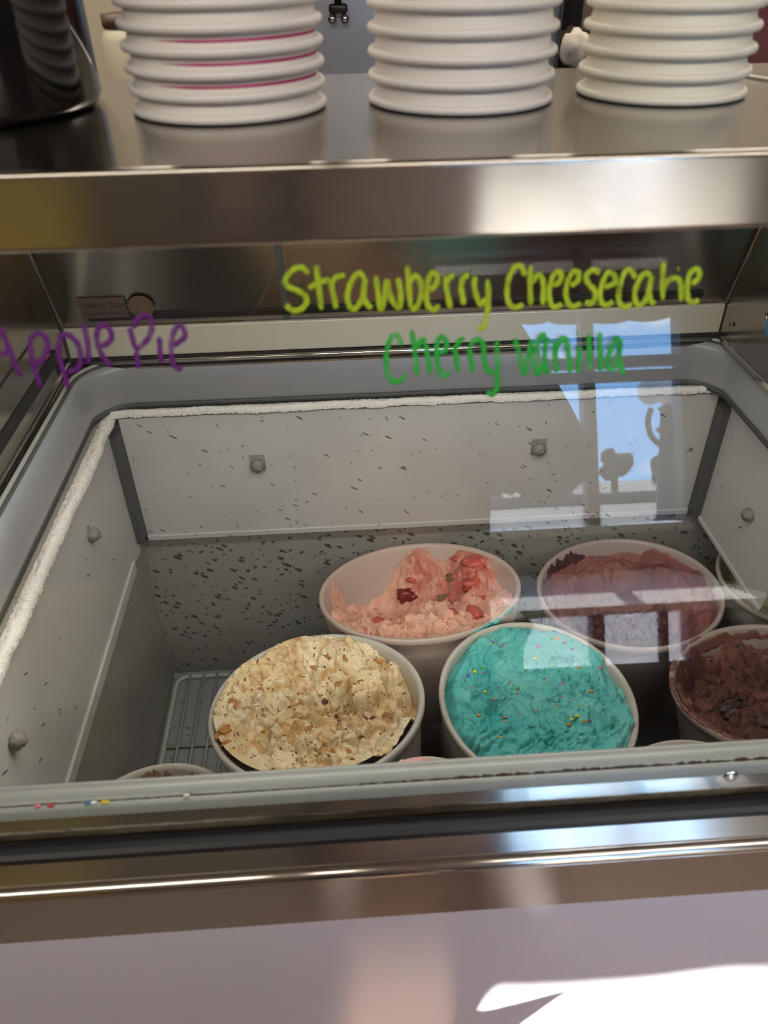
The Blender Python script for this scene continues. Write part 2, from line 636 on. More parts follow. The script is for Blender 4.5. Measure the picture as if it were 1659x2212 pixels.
# front wall with one window opening
WX0, WX1, WZ0, WZ1 = 0.42, 1.68, 0.24, 2.36
wy0, wy1 = WALL_FRONT_Y - 0.12, WALL_FRONT_Y
bm = bmesh.new()
for lo, hi in (((RX0, wy0, 0), (WX0, wy1, ROOM_H)), ((WX1, wy0, 0), (RX1, wy1, ROOM_H)),
               ((WX0, wy0, 0), (WX1, wy1, WZ0)), ((WX0, wy0, WZ1), (WX1, wy1, ROOM_H))):
    r = bmesh.ops.create_cube(bm, size=1.0)
    for v in r['verts']:
        for k in range(3):
            v.co[k] = lo[k] if v.co[k] < 0 else hi[k]
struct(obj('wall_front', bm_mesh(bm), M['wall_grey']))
win = empty('window_1', (0, WALL_FRONT_Y, WZ0))
struct(win)


def wpart(name, lo, hi, mat):
    o = box(name, lo, hi, mat, None, 0.002)
    o.parent = win
    o.matrix_parent_inverse = Matrix.Translation((0, -WALL_FRONT_Y, -WZ0))
    return o


for lo, hi in (((WX0, wy0, WZ0), (WX0 + 0.035, wy1 - 0.01, WZ1)), ((WX1 - 0.03, wy0, WZ0), (WX1, wy1 - 0.01, WZ1)),
               ((WX0, wy0, WZ0), (WX1, wy1 - 0.01, WZ0 + 0.03)), ((WX0, wy0, WZ1 - 0.035), (WX1, wy1 - 0.01, WZ1))):
    wpart('window_frame', lo, hi, M['frame'])
wpart('mullion', (1.165, wy0 + 0.01, WZ0), (1.225, wy1 - 0.02, WZ1), M['frame'])
wpart('transom_bar', (WX0, wy0 + 0.01, 1.675), (WX1, wy1 - 0.02, 1.725), M['frame'])
wpart('transom_bar', (WX0, wy0 + 0.01, 1.745), (WX1, wy1 - 0.02, 1.795), M['frame'])
wpart('window_sill', (WX0, wy0, 0.925), (WX1, wy1 + 0.03, 0.965), M['wood'])
wpart('infill_panel', (WX0, wy0 + 0.02, 0.56), (WX1, wy1 - 0.005, 0.925), M['frame'])
wpart('pane', (WX0, wy0 + 0.05, WZ0), (WX1, wy0 + 0.054, WZ1), M['pane'])

# ceiling lamps: real fixtures
M['lamp_glow'], nt, b = new_mat('lamp_diffuser')
b.inputs['Emission Color'].default_value = LAMP_COLOR + (1,)
b.inputs['Emission Strength'].default_value = 5.0
M['lamp_glow'].cycles.emission_sampling = 'NONE'
for i, (lx, ly, pw) in enumerate(LAMP_SPOTS):
    side = ['over the left of the customer side', 'over the right of the customer side', 'over the left of the server side', 'over the right of the server side'][i]
    t = empty('ceiling_lamp', (lx, ly, ROOM_H - 0.06), 'rectangular warm white ceiling lamp ' + side, 'ceiling lamp', 'ceiling lamps')
    box('housing', (-1.25, -0.17, 0.0), (1.25, 0.17, 0.058), M['ceiling'], t, 0.004)
    box('diffuser', (-1.23, -0.13, -0.012), (1.23, 0.13, -0.002), M['lamp_glow'], t, 0.002)
    ld = bpy.data.lights.new('lamp_light', 'AREA')
    ld.shape = 'RECTANGLE'
    ld.size, ld.size_y = 2.46, 0.26
    ld.energy = pw
    ld.color = LAMP_COLOR
    lo_ = bpy.data.objects.new('lamp_light', ld)
    col.objects.link(lo_)
    lo_.parent = t
    lo_.location = (0, 0, -0.016)
# light portal at the window
pd = bpy.data.lights.new('window_portal', 'AREA')
pd.shape = 'RECTANGLE'
pd.size, pd.size_y = WX1 - WX0, WZ1 - WZ0
pd.cycles.is_portal = True
po = bpy.data.objects.new('window_portal', pd)
col.objects.link(po)
po.location = ((WX0 + WX1) / 2, wy0 - 0.01, (WZ0 + WZ1) / 2)
po.rotation_euler = Vector((0, 1, 0)).to_track_quat('-Z', 'Y').to_euler()

# ================================================================== display freezer
FZ = empty('display_freezer', (0.1, 0.5, 0.0), 'stainless ice cream dipping freezer with sloped front glass and pale speckled liner', 'freezer')


def part(o, parent=FZ):
    """parent keeping the world coordinates the mesh was built in"""
    o.parent = parent
    o.matrix_parent_inverse = parent.matrix_basis.inverted() if parent.parent is None else Matrix()
    return o


IX0, IX1, IY0, IY1 = -0.312, 0.478, 0.288, 0.877      # opening
LX0, LX1, LY0, LY1, LZ0 = -0.309, 0.78, 0.266, 0.880, 0.470   # liner inside
CX0, CX1 = -0.85, 1.05                                # whole cabinet
part(box('liner_wall', (LX0 - 0.01, LY1, LZ0), (LX1, LY1 + 0.012, 0.976), M['liner_back']))
part(box('liner_wall', (LX0 - 0.012, LY0, LZ0), (LX0, LY1, 0.966), M['liner_side']))
part(box('liner_wall', (LX1, LY0, LZ0), (LX1 + 0.012, LY1, 0.966), M['liner_side']))
part(box('liner_wall', (LX0, LY0 - 0.006, LZ0), (LX1, LY0, 1.0), M['liner_back']))
part(box('liner_floor', (LX0 - 0.012, LY0, LZ0 - 0.012), (LX1, LY1 + 0.012, LZ0), M['floor_metal']))


def rrect(x0, x1, y0, y1, r, n=10):
    p = []
    for cx_, cy_, a0 in ((x1 - r, y1 - r, 0), (x0 + r, y1 - r, 90), (x0 + r, y0 + r, 180), (x1 - r, y0 + r, 270)):
        for k in range(n + 1):
            a = math.radians(a0 + 90 * k / n)
            p.append((cx_ + r * math.cos(a), cy_ + r * math.sin(a), math.cos(a), math.sin(a)))
    return p


def ring_sweep(name, path, prof, mat):
    """prof = (outward offset, z) swept round a rounded rectangle"""
    n = len(prof)
    v = [(x + nx * o, y + ny * o, z) for x, y, nx, ny in path for o, z in prof]
    f = []
    m = len(path)
    for i in range(m):
        j = (i + 1) % m
        for k in range(n - 1):
            f.append((i * n + k, j * n + k, j * n + k + 1, i * n + k + 1))
    return part(obj(name, mesh(v, f), mat, None, True))


path = rrect(IX0, IX1, IY0, IY1, 0.045, 12)
ring_sweep('collar', path, [(0.010, 0.9765), (0.003, 0.9770), (0.0005, 0.9790), (0.0, 0.983), (0.0, 0.990), (0.001, 1.010), (0.003, 1.022), (0.006, 1.028), (0.010, 1.030)], M['collar'])
ring_sweep('collar_gap', path, [(0.010, 0.9775), (0.0025, 0.9775), (0.0025, 0.9690), (0.020, 0.967)], M['dark_gap'])
ring_sweep('collar_seam', path, [(0.0085, 1.0302), (0.0100, 1.0318), (0.0125, 1.0318), (0.013, 1.029)], M['dark_gap'])
ring_sweep('collar_edge', path, [(0.0122, 1.029), (0.0130, 1.0335), (0.0150, 1.0345), (0.0172, 1.033), (0.0175, 1.026)], M['gasket'])

# flat steel deck round the opening (left, right, back)
part(box('deck', (CX0, 0.25, 1.018), (IX0 - 0.016, 0.90, 1.0285), M['steel_side'], None, 0.001))
part(box('deck', (IX1 + 0.016, 0.272, 1.018), (CX1, 0.90, 1.0285), M['steel_side'], None, 0.001))
part(box('deck', (IX0 - 0.05, IY1 + 0.004, 1.012), (IX1 + 0.05, 0.91, 1.0275), M['steel_side'], None, 0.001))

# cold panels hung on the liner, with bolts and frost
pb = part(box('cold_panel', (-0.292, 0.8685, 0.767), (0.489, 0.8725, 0.962), M['panel_back'], None, 0.0008))
part(box('panel_lip', (-0.292, 0.8665, 0.764), (0.489, 0.8725, 0.7725), M['panel_back'], None, 0.001))
pl_poly = [(0.290, 0.767), (0.800, 0.767), (0.826, 0.762), (0.850, 0.756), (0.866, 0.770), (0.852, 0.792), (0.846, 0.84), (0.848, 0.960), (0.290, 0.960)]
pl = part(plate('cold_panel', pl_poly, 0, -0.305, -0.3015, M['panel_side'], None, 0.0006))
part(box('panel_lip', (-0.3055, 0.290, 0.757), (-0.2985, 0.812, 0.774), M['panel_side'], None, 0.001))
part(box('panel_gap', (-0.3085, 0.846, 0.775), (-0.292, 0.876, 0.945), M['dark_gap'], None, 0.001))
pr = part(box('cold_panel', (0.5005, 0.660, 0.767), (0.504, 0.852, 0.960), M['panel_side'], None, 0.0008))
part(box('panel_gap', (0.489, 0.850, 0.775), (0.506, 0.876, 0.945), M['dark_gap'], None, 0.001))
part(box('panel_lip', (0.4985, 0.660, 0.764), (0.5045, 0.852, 0.771), M['panel_side'], None, 0.001))


def frost_strip(a, b, inward, width, seed, n=620, m=12):
    """bumpy rime along the top ledge of a panel from a to b"""
    a, b, inward = (np.array(q, float) for q in (a, b, inward))
    L = np.linalg.norm(b - a)
    t, k = np.meshgrid(np.linspace(0, 1, n + 1), np.linspace(0, 1, m + 1), indexing='ij')
    rg_ = np.random.RandomState(seed)
    wv = width * (1 + 0.16 * fbm(t * L * 25, t * 0, seed, 5, 0.7))
    flatz = 0.0035 + 0.0022 * fbm(t * L * 40, k * 1.5, seed + 2, 3)
    z = flatz * np.sin(np.clip(k * 1.25, 0, 1) * math.pi * 0.5) - np.clip(k - 0.62, 0, 1) ** 1.3 * width * 2.4
    z = z + 0.0011 * rg_.rand(*t.shape) + 0.0008 * fbm(t * L * 300, k * 8, seed + 5, 3)
    z[:, 0] = -0.002
    s_ = wv * np.clip(k * 1.25, 0, 1.06) + (rg_.rand(*t.shape) - 0.5) * 0.0012
    P = a + (b - a) * t[..., None] + inward * s_[..., None] + np.array([0, 0, 1.0]) * z[..., None]
    idx = np.arange((n + 1) * (m + 1)).reshape(n + 1, m + 1)
    f = np.stack([idx[:-1, :-1], idx[:-1, 1:], idx[1:, 1:], idx[1:, :-1]], -1).reshape(-1, 4)
    me = mesh(P.reshape(-1, 3), f)
    return part(obj('frost_strip', me, M['frost'], None, True))


frost_strip((-0.3125, 0.300, 0.9665), (-0.3105, 0.872, 0.9665), (1, 0, 0), 0.0150, 3)
frost_strip((-0.300, 0.8785, 0.9690), (0.495, 0.8785, 0.9690), (0, -1, 0), 0.0125, 9)
frost_strip((0.506, 0.66, 0.962), (0.506, 0.868, 0.962), (-1, 0, 0), 0.007, 15)


def bolt(loc, normal, r, parent, washer=True):
    prof = [(0.0, 0.0125), (r * 0.35, 0.012), (r * 0.75, 0.0098), (r * 0.97, 0.006), (r, 0.002), (r * 0.8, 0.0), (r * 0.8, -0.002)]
    me = lathe_me(prof, 18)
    bm = bmesh.new()
    bm.from_mesh(me)
    for v in bm.verts:
        v.co += Vector((random.uniform(-1, 1), random.uniform(-1, 1), random.uniform(-1, 1))) * r * 0.09
    bm.to_mesh(me)
    bm.free()
    o = obj('bolt', me, M['bolt'], None, True)
    q = Vector(normal).to_track_quat('Z', 'Y').to_matrix().to_4x4()
    me.transform(Matrix.Translation(Vector(loc)) @ q)
    o.parent = parent
    if not washer:
        return o
    # square frosty washer
    s = r * 1.05
    w = mesh([(-s, -s, -0.0005), (s, -s, -0.0005), (s, s * 1.5, -0.0005), (-s, s * 1.5, -0.0005), (-s, -s, 0.001), (s, -s, 0.001), (s, s * 1.5, 0.001), (-s, s * 1.5, 0.001)],
             [(3, 2, 1, 0), (4, 5, 6, 7), (0, 1, 5, 4), (1, 2, 6, 5), (2, 3, 7, 6), (3, 0, 4, 7)])
    w.transform(Matrix.Translation(Vector(loc)) @ q)
    ow = obj('washer', w, M['washer'], None)
    ow.parent = parent
    return o


bolt((-0.1235, 0.8685, 0.884), (0, -1, 0), 0.0096, pb)
bolt((0.2557, 0.8685, 0.889), (0, -1, 0), 0.0096, pb)
bolt((-0.3015, 0.704, 0.906), (1, 0, 0), 0.0085, pl, False)
bolt((-0.3015, 0.427, 0.901), (1, 0, 0), 0.0085, pl, False)
bolt((0.5005, 0.7385, 0.859), (-1, 0, 0), 0.0085, pr, False)

# rear steel strip, chrome bead and leaning rear panel
part(box('rear_strip', (-0.334, 0.883, 1.0405), (0.473, 0.889, 1.0775), M['beige_metal'], None, 0.001))
part(extrude_x('rear_bead', [(0.8805 + 0.0042 * math.cos(a), 1.0345 + 0.0036 * math.sin(a)) for a in np.linspace(0, 2 * math.pi, 14, endpoint=False)], -0.318, 0.462, M['chrome'], None, True))
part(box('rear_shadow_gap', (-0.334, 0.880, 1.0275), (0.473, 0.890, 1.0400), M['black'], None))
rp = part(extrude_x('rear_panel', [(0.889, 1.079), (0.8037, 1.3315), (0.8097, 1.3335), (0.895, 1.081)], -0.334, 0.473, M['steel_dark']))
nrm = np.array([0, -0.947, -0.320])


def on_rear(x, t):
    """point on the front face of the leaning rear panel"""
    return np.array([x, 0.889 - 0.0853 * t, 1.079 + 0.2525 * t]) + np.array([0, -0.0004, 0])


def rear_strip_me(name, x0, x1, t0, t1, mat, d=0.0015):
    a, b_, c, e = on_rear(x0, t0), on_rear(x1, t0), on_rear(x1, t1), on_rear(x0, t1)
    off = np.array([0, -d, -d * 0.33])
    v = [a, b_, c, e, a + off, b_ + off, c + off, e + off]
    o = obj(name, mesh(v, [(0, 1, 2, 3), (7, 6, 5, 4), (0, 4, 5, 1), (1, 5, 6, 2), (2, 6, 7, 3), (3, 7, 4, 0)]), mat)
    o.parent = rp
    return o


rear_strip_me('door_seam', -0.072, -0.064, 0.0, 1.0, M['dark_gap'], 0.002)
rear_strip_me('brush_strip', -0.30, 0.44, 0.035, 0.065, M['black'], 0.003)
M['sticker_red'] = plain('red_sticker_reflection', srgb(104, 82, 76), 0.4, noise=0.08, nscale=100)  # dull decal colours paint the faint reflection of stickers in the panel
M['sticker_orange'] = plain('orange_sticker_reflection', srgb(104, 88, 70), 0.4, noise=0.12, nscale=100)
M['sticker_text'] = plain('reflected_print', srgb(74, 66, 62), 0.5, noise=0.05)
st = rear_strip_me('sticker_reflection', -0.306, -0.252, 0.055, 0.155, M['sticker_red'], 0.0032)
fontc = None
for txt, tz in (('Heavy Duty', 0.114), ('Construction', 0.070)):
    cu = bpy.data.curves.new('print', 'FONT')
    cu.body = txt
    cu.size = 0.0112
    cu.extrude = 0.0002
    tmp = bpy.data.objects.new('print_tmp', cu)
    col.objects.link(tmp)
    dg = bpy.context.evaluated_depsgraph_get()
    me = bpy.data.meshes.new_from_object(tmp.evaluated_get(dg))
    bpy.data.objects.remove(tmp)
    ax = Matrix(((1, 0, 0), (0, -0.320, -0.947), (0, 0.947, -0.320))).to_4x4()
    p = on_rear(-0.302, tz) + np.array([0, -0.0039, -0.0012])
    me.transform(Matrix.Translation(Vector(p)) @ ax)
    me.materials.clear()
    o = obj('reflected_text', me, M['sticker_text'])
    o.parent = rp
cyl = lathe_me([(0.0, 0.002), (0.015, 0.002), (0.015, 0.0)], 24)
cyl.transform(Matrix.Translation(Vector(on_rear(-0.235, 0.11) + np.array([0, -0.0022, -0.0008]))) @ Matrix(((1, 0, 0), (0, -0.320, -0.947), (0, 0.947, -0.320))).to_4x4())
o = obj('round_sticker_reflection', cyl, M['sticker_orange'])  # round orange reflection painted as a solid disc
o.parent = rp

# side panels with gusset plates
for sgn, xs in ((-1, -0.336), (1, 0.474)):
    x0, x1 = (xs - 0.004, xs) if sgn < 0 else (xs, xs + 0.004)
    sp_ = part(plate('side_panel', [(0.272, 1.028), (0.889, 1.028), (0.889, 1.079), (0.806, 1.332), (0.369, 1.332)], 0, x0, x1, M['steel_side'], None))
    g0, g1 = (xs, xs + 0.002) if sgn < 0 else (xs - 0.002, xs)
    g = plate('gusset', [(0.872, 1.036), (0.792, 1.104), (0.40, 1.104), (0.30, 1.05), (0.30, 1.036)], 0, g0, g1, M['steel_side'], None, 0.0004)
    g.parent = sp_
    h0, h1 = (xs, xs + 0.0032) if sgn < 0 else (xs - 0.0032, xs)
    if sgn < 0:
        g = box('dark_strip', (h0, 0.30, 1.057), (h1, 0.842, 1.072), M['black'], None, 0.0004)
        g.parent = sp_
    g = box('flange', (h0, 0.30, 1.034), (h1 + (0.001 if sgn < 0 else 0), 0.872, 1.0405), M['chrome'], None, 0.0012)
    g.parent = sp_
    # slim corner trim along the leaning rear edge
    cx_ = xs + 0.001 if sgn < 0 else xs - 0.001
    e = tube('corner_trim', [(cx_, 0.884, 1.079), (cx_, 0.801, 1.330)], 0.0035, M['steel_side'], None, 6)
    e.parent = sp_
    for q in ((0.858, 1.062), (0.852, 1.045)):
        rv = lathe_me([(0.0, 0.0016), (0.0022, 0.0012), (0.003, 0.0)], 10)
        rv.transform(Matrix.Translation((xs - sgn * 0.002, q[0], q[1])) @ Vector((-sgn, 0, 0)).to_track_quat('Z', 'Y').to_matrix().to_4x4())
        o = obj('rivet', rv, M['dark_gap'], None, True)
        o.parent = sp_

# front: gasket bead, inner strip, black glass channel, steel nose, white body panel
th = np.linspace(0, 2 * math.pi, 20, endpoint=False)
bead = [(0.2815 + 0.0068 * math.cos(a), 1.0312 + 0.0050 * math.sin(a)) for a in th]
part(extrude_x('front_gasket', bead, CX0, CX1, M['gasket'], None, True, nseg=40))
part(extrude_x('gasket_lip', [(0.2880 + 0.0026 * math.cos(a), 1.0312 + 0.0026 * math.sin(a)) for a in th], CX0, CX1, M['gasket'], None, True, nseg=40))
st_in = part(extrude_x('inner_strip', [(0.2668, 1.0175), (0.2748, 1.0325), (0.2775, 1.0325), (0.2775, 1.005), (0.2668, 1.005)], CX0, CX1, M['steel_shelf'], None))
# grime line between strip and gasket
v, f = [], []
nn = 1500
for i in range(nn + 1):
    x = -0.3 + 0.75 * i / nn
    amp = 0.0006 + 0.0012 * float(sstep(-0.05, 0.1, np.array(x)))
    w1 = amp * (1 + 1.2 * float(fbm(np.array(x * 300), np.array(0.0), 5, 3)))
    w2 = amp * (1 + 1.2 * float(fbm(np.array(x * 340), np.array(4.0), 8, 3)))
    for dy, dz in ((-0.0004 - w1 * 0.45, -w1 * 0.9), (-0.0014 - w1 * 0.2, 0.0008), (0.0004 + w2 * 0.3, 0.0012 + w2 * 0.5)):
        v.append((x, 0.2749 + dy, 1.0322 + dz))
for i in range(nn):
    for k in range(2):
        f.append((i * 3 + k, i * 3 + k + 1, (i + 1) * 3 + k + 1, (i + 1) * 3 + k))
gr = part(obj('grime_line', mesh(v, f), M['dirt'], None))
gr['kind'] = 'stuff'
sm = lathe_me([(0.0, 0.0028), (0.0014, 0.0030), (0.0030, 0.0026), (0.0044, 0.0014), (0.005, 0.0)], 20)
sm.transform(Matrix.Translation((0.2285, 0.2712, 1.0255)) @ Vector((0, -0.9, 0.43)).to_track_quat('Z', 'Y').to_matrix().to_4x4())
o = obj('screw', sm, M['chrome'], None, True)
o.parent = st_in
part(extrude_x('glass_channel', [(0.2512, 1.0085), (0.2512, 1.0150), (0.2535, 1.0172), (0.2612, 1.0180), (0.2612, 1.0085)], CX0, CX1, M['black'], None))
nose = [(0.2660, 1.006), (0.2540, 1.0130), (0.2525, 1.0125), (0.2448, 0.9990), (0.2440, 0.9986)]
for k in range(19):
    a = math.radians(80 - k * 9.0)
    nose.append((0.2448 - 0.0062 * math.cos(a), 0.9925 + 0.0056 * math.sin(a)))
nose += [(0.2422, 0.9862), (0.2415, 0.9850), (0.2405, 0.937), (0.2415, 0.9355), (0.2560, 0.9355)]
o = part(extrude_x('front_trim', nose, CX0, CX1, M['steel_shelf'], None, True))
o.data.set_sharp_from_angle(angle=math.radians(28))
part(box('body_panel', (CX0, 0.2480, 0.06), (CX1, 0.256, 0.938), M['white_panel'], None))
part(box('body_side', (CX0, 0.256, 0.0), (CX0 + 0.01, 0.91, 1.016), M['white_panel'], None))
part(box('body_side', (CX1 - 0.01, 0.256, 0.0), (CX1, 0.91, 1.016), M['white_panel'], None))
part(box('body_back', (CX0 + 0.01, 0.90, 0.0), (CX1 - 0.01, 0.91, 1.016), M['white_panel'], None))
part(box('kick_plate', (CX0 + 0.02, 0.29, 0.0), (CX1 - 0.02, 0.30, 0.06), M['black'], None))

# front glass
TH = math.radians(17.5)
GN = np.array([0.0, -math.cos(TH), math.sin(TH)])
GP = np.array([0.0, 0.2625, 1.018])
GU = np.array([0.0, math.sin(TH), math.cos(TH)])
GL = 0.330
t3 = -GN * 0.0032
v = []
for x in (CX0 + 0.02, CX1 - 0.02):
    for q in (GP, GP + GU * GL, GP + GU * GL + t3, GP + t3):
        v.append((x, q[1], q[2]))
gme = mesh(v, [(0, 1, 2, 3), (7, 6, 5, 4), (0, 4, 5, 1), (1, 5, 6, 2), (2, 6, 7, 3), (3, 7, 4, 0)])
bm = bmesh.new()
bm.from_mesh(gme)
bmesh.ops.recalc_face_normals(bm, faces=bm.faces)
bm.to_mesh(gme)
bm.free()
GLASS = part(obj('front_glass', gme, M['glass']))


def ray(px, py):
    r = RC @ np.array([px - W / 2, py - H / 2, FPX])
    return r / np.linalg.norm(r)


def on_glass(px, py):
    """where the line of sight of a measured point meets the glass plane"""
    r = ray(px, py)
    return CAM + r * (np.dot(GP - CAM, GN) / np.dot(r, GN)) + GN * 0.0003


def marker(name, c, alpha):
    m, nt, b = new_mat(name)
    b.inputs['Base Color'].default_value = c
    b.inputs['Roughness'].default_value = 0.5
    tc = nt.nodes.new('ShaderNodeTexCoord')
    mp = nt.nodes.new('ShaderNodeMapping')
    mp.inputs['Scale'].default_value = (1, 1, 0.35)
    n = nt.nodes.new('ShaderNodeTexNoise')
    n.inputs['Scale'].default_value = 210
    n.inputs['Detail'].default_value = 3
    nt.links.new(tc.outputs['Object'], mp.inputs[0])
    nt.links.new(mp.outputs[0], n.inputs['Vector'])
    r = nt.nodes.new('ShaderNodeMapRange')
    r.inputs['From Min'].default_value = 0.3
    r.inputs['From Max'].default_value = 0.6
    r.inputs['To Min'].default_value = alpha
    r.inputs['To Max'].default_value = 1.0
    nt.links.new(n.outputs[0], r.inputs[0])
    nt.links.new(r.outputs[0], b.inputs['Alpha'])
    # paint on glass is lit from both sides
    tr = nt.nodes.new('ShaderNodeBsdfTranslucent')
    tr.inputs['Color'].default_value = c
    tp = nt.nodes.new('ShaderNodeBsdfTransparent')
    ms0 = nt.nodes.new('ShaderNodeMixShader')
    nt.links.new(r.outputs[0], ms0.inputs[0])
    nt.links.new(tp.outputs[0], ms0.inputs[1])
    nt.links.new(tr.outputs[0], ms0.inputs[2])
    ms = nt.nodes.new('ShaderNodeMixShader')
    ms.inputs[0].default_value = 0.3
    nt.links.new(b.outputs[0], ms.inputs[1])
    nt.links.new(ms0.outputs[0], ms.inputs[2])
    nt.links.new(ms.outputs[0], nt.nodes['Material Output'].inputs[0])
    return m


M['mk_lime'] = marker('lime_marker', srgb(186, 212, 26), 0.35)
M['mk_green'] = marker('green_marker', srgb(36, 188, 66), 0.3)
M['mk_purple'] = marker('purple_marker', srgb(112, 18, 134), 0.45)


def lettering(name, strokes, mat, width, label):
    V, F = [], []
    for s in strokes:
        pts = smooth_path([on_glass(*q) for q in s], 7) if len(s) > 1 else [on_glass(s[0][0] - 1.5, s[0][1]), on_glass(s[0][0], s[0][1]), on_glass(s[0][0] + 1.5, s[0][1])]
        n = len(pts)
        r = []
        for i in range(n):
            e = min(i, n - 1 - i)
            r.append(width * (0.45 if e == 0 else (0.85 if e == 1 else 1.0)) * (1 + 0.10 * math.sin(i * 0.9 + len(V))))
        v, f = tube_me(pts, r, 8, False, (GN, 0.10))
        k = len(V)
        V += v
        F += [tuple(q + k for q in g) for g in f]
    o = obj(name, mesh(V, F), mat, None, True)
    o.parent = GLASS
    o['label'] = label
    return o


def ZA(p):
    return [(580 + x / 3.318, 540 + y / 3.318) for x, y in p]


def ZB(p):
    return [(1050 + x / 3.318, 540 + y / 3.318) for x, y in p]


def ZC(p):
    return [(x / 3.858, 650 + y / 3.858) for x, y in p]


S1 = [ZA(p) for p in [
    [(285, 170), (250, 130), (200, 130), (150, 165), (120, 220), (140, 262), (200, 288), (255, 320), (275, 360), (250, 410), (200, 435), (150, 420), (130, 385)],
    [(345, 110), (350, 180), (365, 300), (380, 430)], [(285, 275), (340, 245), (400, 222), (440, 212)],
    [(440, 215), (452, 260), (470, 350), (485, 420)], [(450, 232), (490, 195), (550, 178)],
    [(690, 205), (650, 165), (610, 200), (580, 260), (565, 340), (585, 410), (620, 420), (660, 370), (685, 280), (690, 205), (682, 320), (700, 380), (740, 420)],
    [(770, 185), (780, 280), (805, 430), (830, 330), (850, 220), (862, 290), (890, 370), (940, 410), (945, 300), (925, 200)],
    [(995, 110), (1005, 250), (1020, 420)], [(1012, 235), (1050, 185), (1090, 230), (1095, 320), (1060, 410), (1020, 430)],
    [(1150, 290), (1200, 250), (1210, 190), (1180, 165), (1150, 200), (1130, 290), (1140, 390), (1180, 430), (1225, 395)],
    [(1265, 190), (1280, 300), (1305, 425)], [(1275, 240), (1295, 200), (1330, 180)],
    [(1440, 185), (1400, 195), (1380, 260), (1390, 330), (1400, 395)],
    [(1480, 185), (1475, 260), (1500, 360), (1530, 390), (1560, 340)], [(1570, 210), (1575, 350), (1565, 470), (1540, 550), (1500, 565)]]]
S2 = [ZB(p) for p in [
    [(280, 185), (250, 120), (210, 120), (170, 180), (150, 270), (155, 360), (190, 410), (235, 405), (265, 385)],
    [(320, 110), (315, 250), (320, 400)], [(330, 240), (360, 185), (395, 190), (410, 260), (405, 400)],
    [(480, 260), (530, 220), (535, 165), (500, 160), (470, 210), (450, 300), (465, 390), (500, 410), (545, 385)],
    [(605, 260), (655, 220), (660, 165), (625, 155), (590, 210), (570, 300), (590, 385), (630, 405), (680, 380)],
    [(810, 175), (780, 145), (735, 160), (715, 205), (740, 250), (775, 290), (780, 340), (750, 385), (710, 370)],
    [(845, 270), (920, 235), (915, 180), (870, 165), (835, 230), (815, 310), (830, 380), (870, 395), (910, 365)],
    [(1070, 205), (1040, 150), (1005, 145), (970, 210), (950, 300), (955, 380), (1000, 410), (1045, 385)],
    [(1185, 190), (1140, 165), (1100, 210), (1065, 300), (1075, 380), (1110, 395), (1150, 340), (1175, 250), (1185, 190), (1170, 290), (1178, 360), (1210, 390)],
    [(1270, 85), (1265, 200), (1265, 360)], [(1268, 275), (1310, 215), (1370, 205), (1395, 260), (1395, 370)], [(1375, 135)],
    [(1470, 245), (1520, 205), (1525, 150), (1490, 140), (1450, 190), (1440, 290), (1450, 360), (1490, 375), (1525, 355)]]]
S3 = [ZA(p) for p in [
    [(955, 685), (930, 620), (900, 610), (865, 660), (845, 750), (850, 870), (880, 930), (930, 945), (990, 885)],
    [(1025, 570), (1045, 700), (1065, 905)], [(1058, 720), (1090, 650), (1120, 660), (1140, 760), (1160, 895)],
    [(1220, 750), (1275, 705), (1265, 640), (1230, 625), (1205, 690), (1210, 800), (1235, 890), (1270, 900), (1295, 865)],
    [(1330, 690), (1345, 780), (1360, 880)], [(1340, 705), (1370, 650), (1405, 630)],
    [(1435, 690), (1450, 780), (1465, 875)], [(1440, 695), (1480, 645), (1520, 650), (1540, 690), (1545, 780), (1570, 870), (1612, 868)],
    [(1630, 645), (1640, 760), (1637, 900), (1638, 980), (1605, 1035), (1565, 1015)]]]
S4 = [ZB(p) for p in [
    [(205, 630), (240, 760), (275, 890), (305, 760), (325, 640)],
    [(430, 615), (395, 615), (365, 690), (350, 800), (360, 880), (390, 870), (420, 760), (430, 620), (426, 740), (430, 840), (440, 895)],
    [(490, 650), (495, 750), (505, 880)], [(498, 730), (540, 635), (570, 645), (590, 720), (600, 885)],
    [(670, 690), (665, 790), (660, 885)], [(655, 597)], [(735, 605), (740, 740), (745, 870)], [(815, 590), (818, 730), (820, 870)],
    [(960, 635), (925, 640), (890, 720), (870, 800), (880, 850), (910, 850), (945, 760), (960, 640), (955, 740), (965, 830), (985, 890)]]]
S5 = [ZC(p) for p in [
    [(-60, 590), (-40, 420), (0, 235), (60, 350), (130, 530), (180, 630)], [(-50, 460), (0, 450), (90, 412)],
    [(245, 330), (270, 480), (300, 600), (345, 720)], [(240, 335), (310, 268), (372, 292), (400, 380), (360, 480), (300, 540)],
    [(500, 320), (490, 440), (520, 560), (575, 740)], [(490, 312), (550, 277), (620, 320), (665, 400), (672, 500), (640, 570), (560, 590)],
    [(700, 190), (715, 260), (735, 370), (742, 530)],
    [(840, 380), (900, 350), (932, 305), (920, 245), (870, 200), (820, 230), (808, 310), (830, 400), (870, 480), (930, 542)],
    [(1080, 220), (1100, 290), (1130, 400)], [(1110, 225), (1150, 150), (1210, 118), (1260, 150), (1265, 230), (1230, 320), (1160, 388), (1120, 400)],
    [(1138, 420), (1145, 490), (1160, 560)], [(1330, 300), (1335, 400), (1345, 530)], [(1365, 150)],
    [(1440, 375), (1500, 335), (1545, 290), (1520, 215), (1470, 220), (1435, 310), (1430, 420), (1440, 510), (1480, 565), (1520, 548)]]]
lettering('marker_lettering', S1, M['mk_lime'], 0.00145, 'lime handwritten word Strawberry on the glass')
lettering('marker_lettering', S2, M['mk_lime'], 0.00140, 'lime handwritten word Cheesecake on the glass')
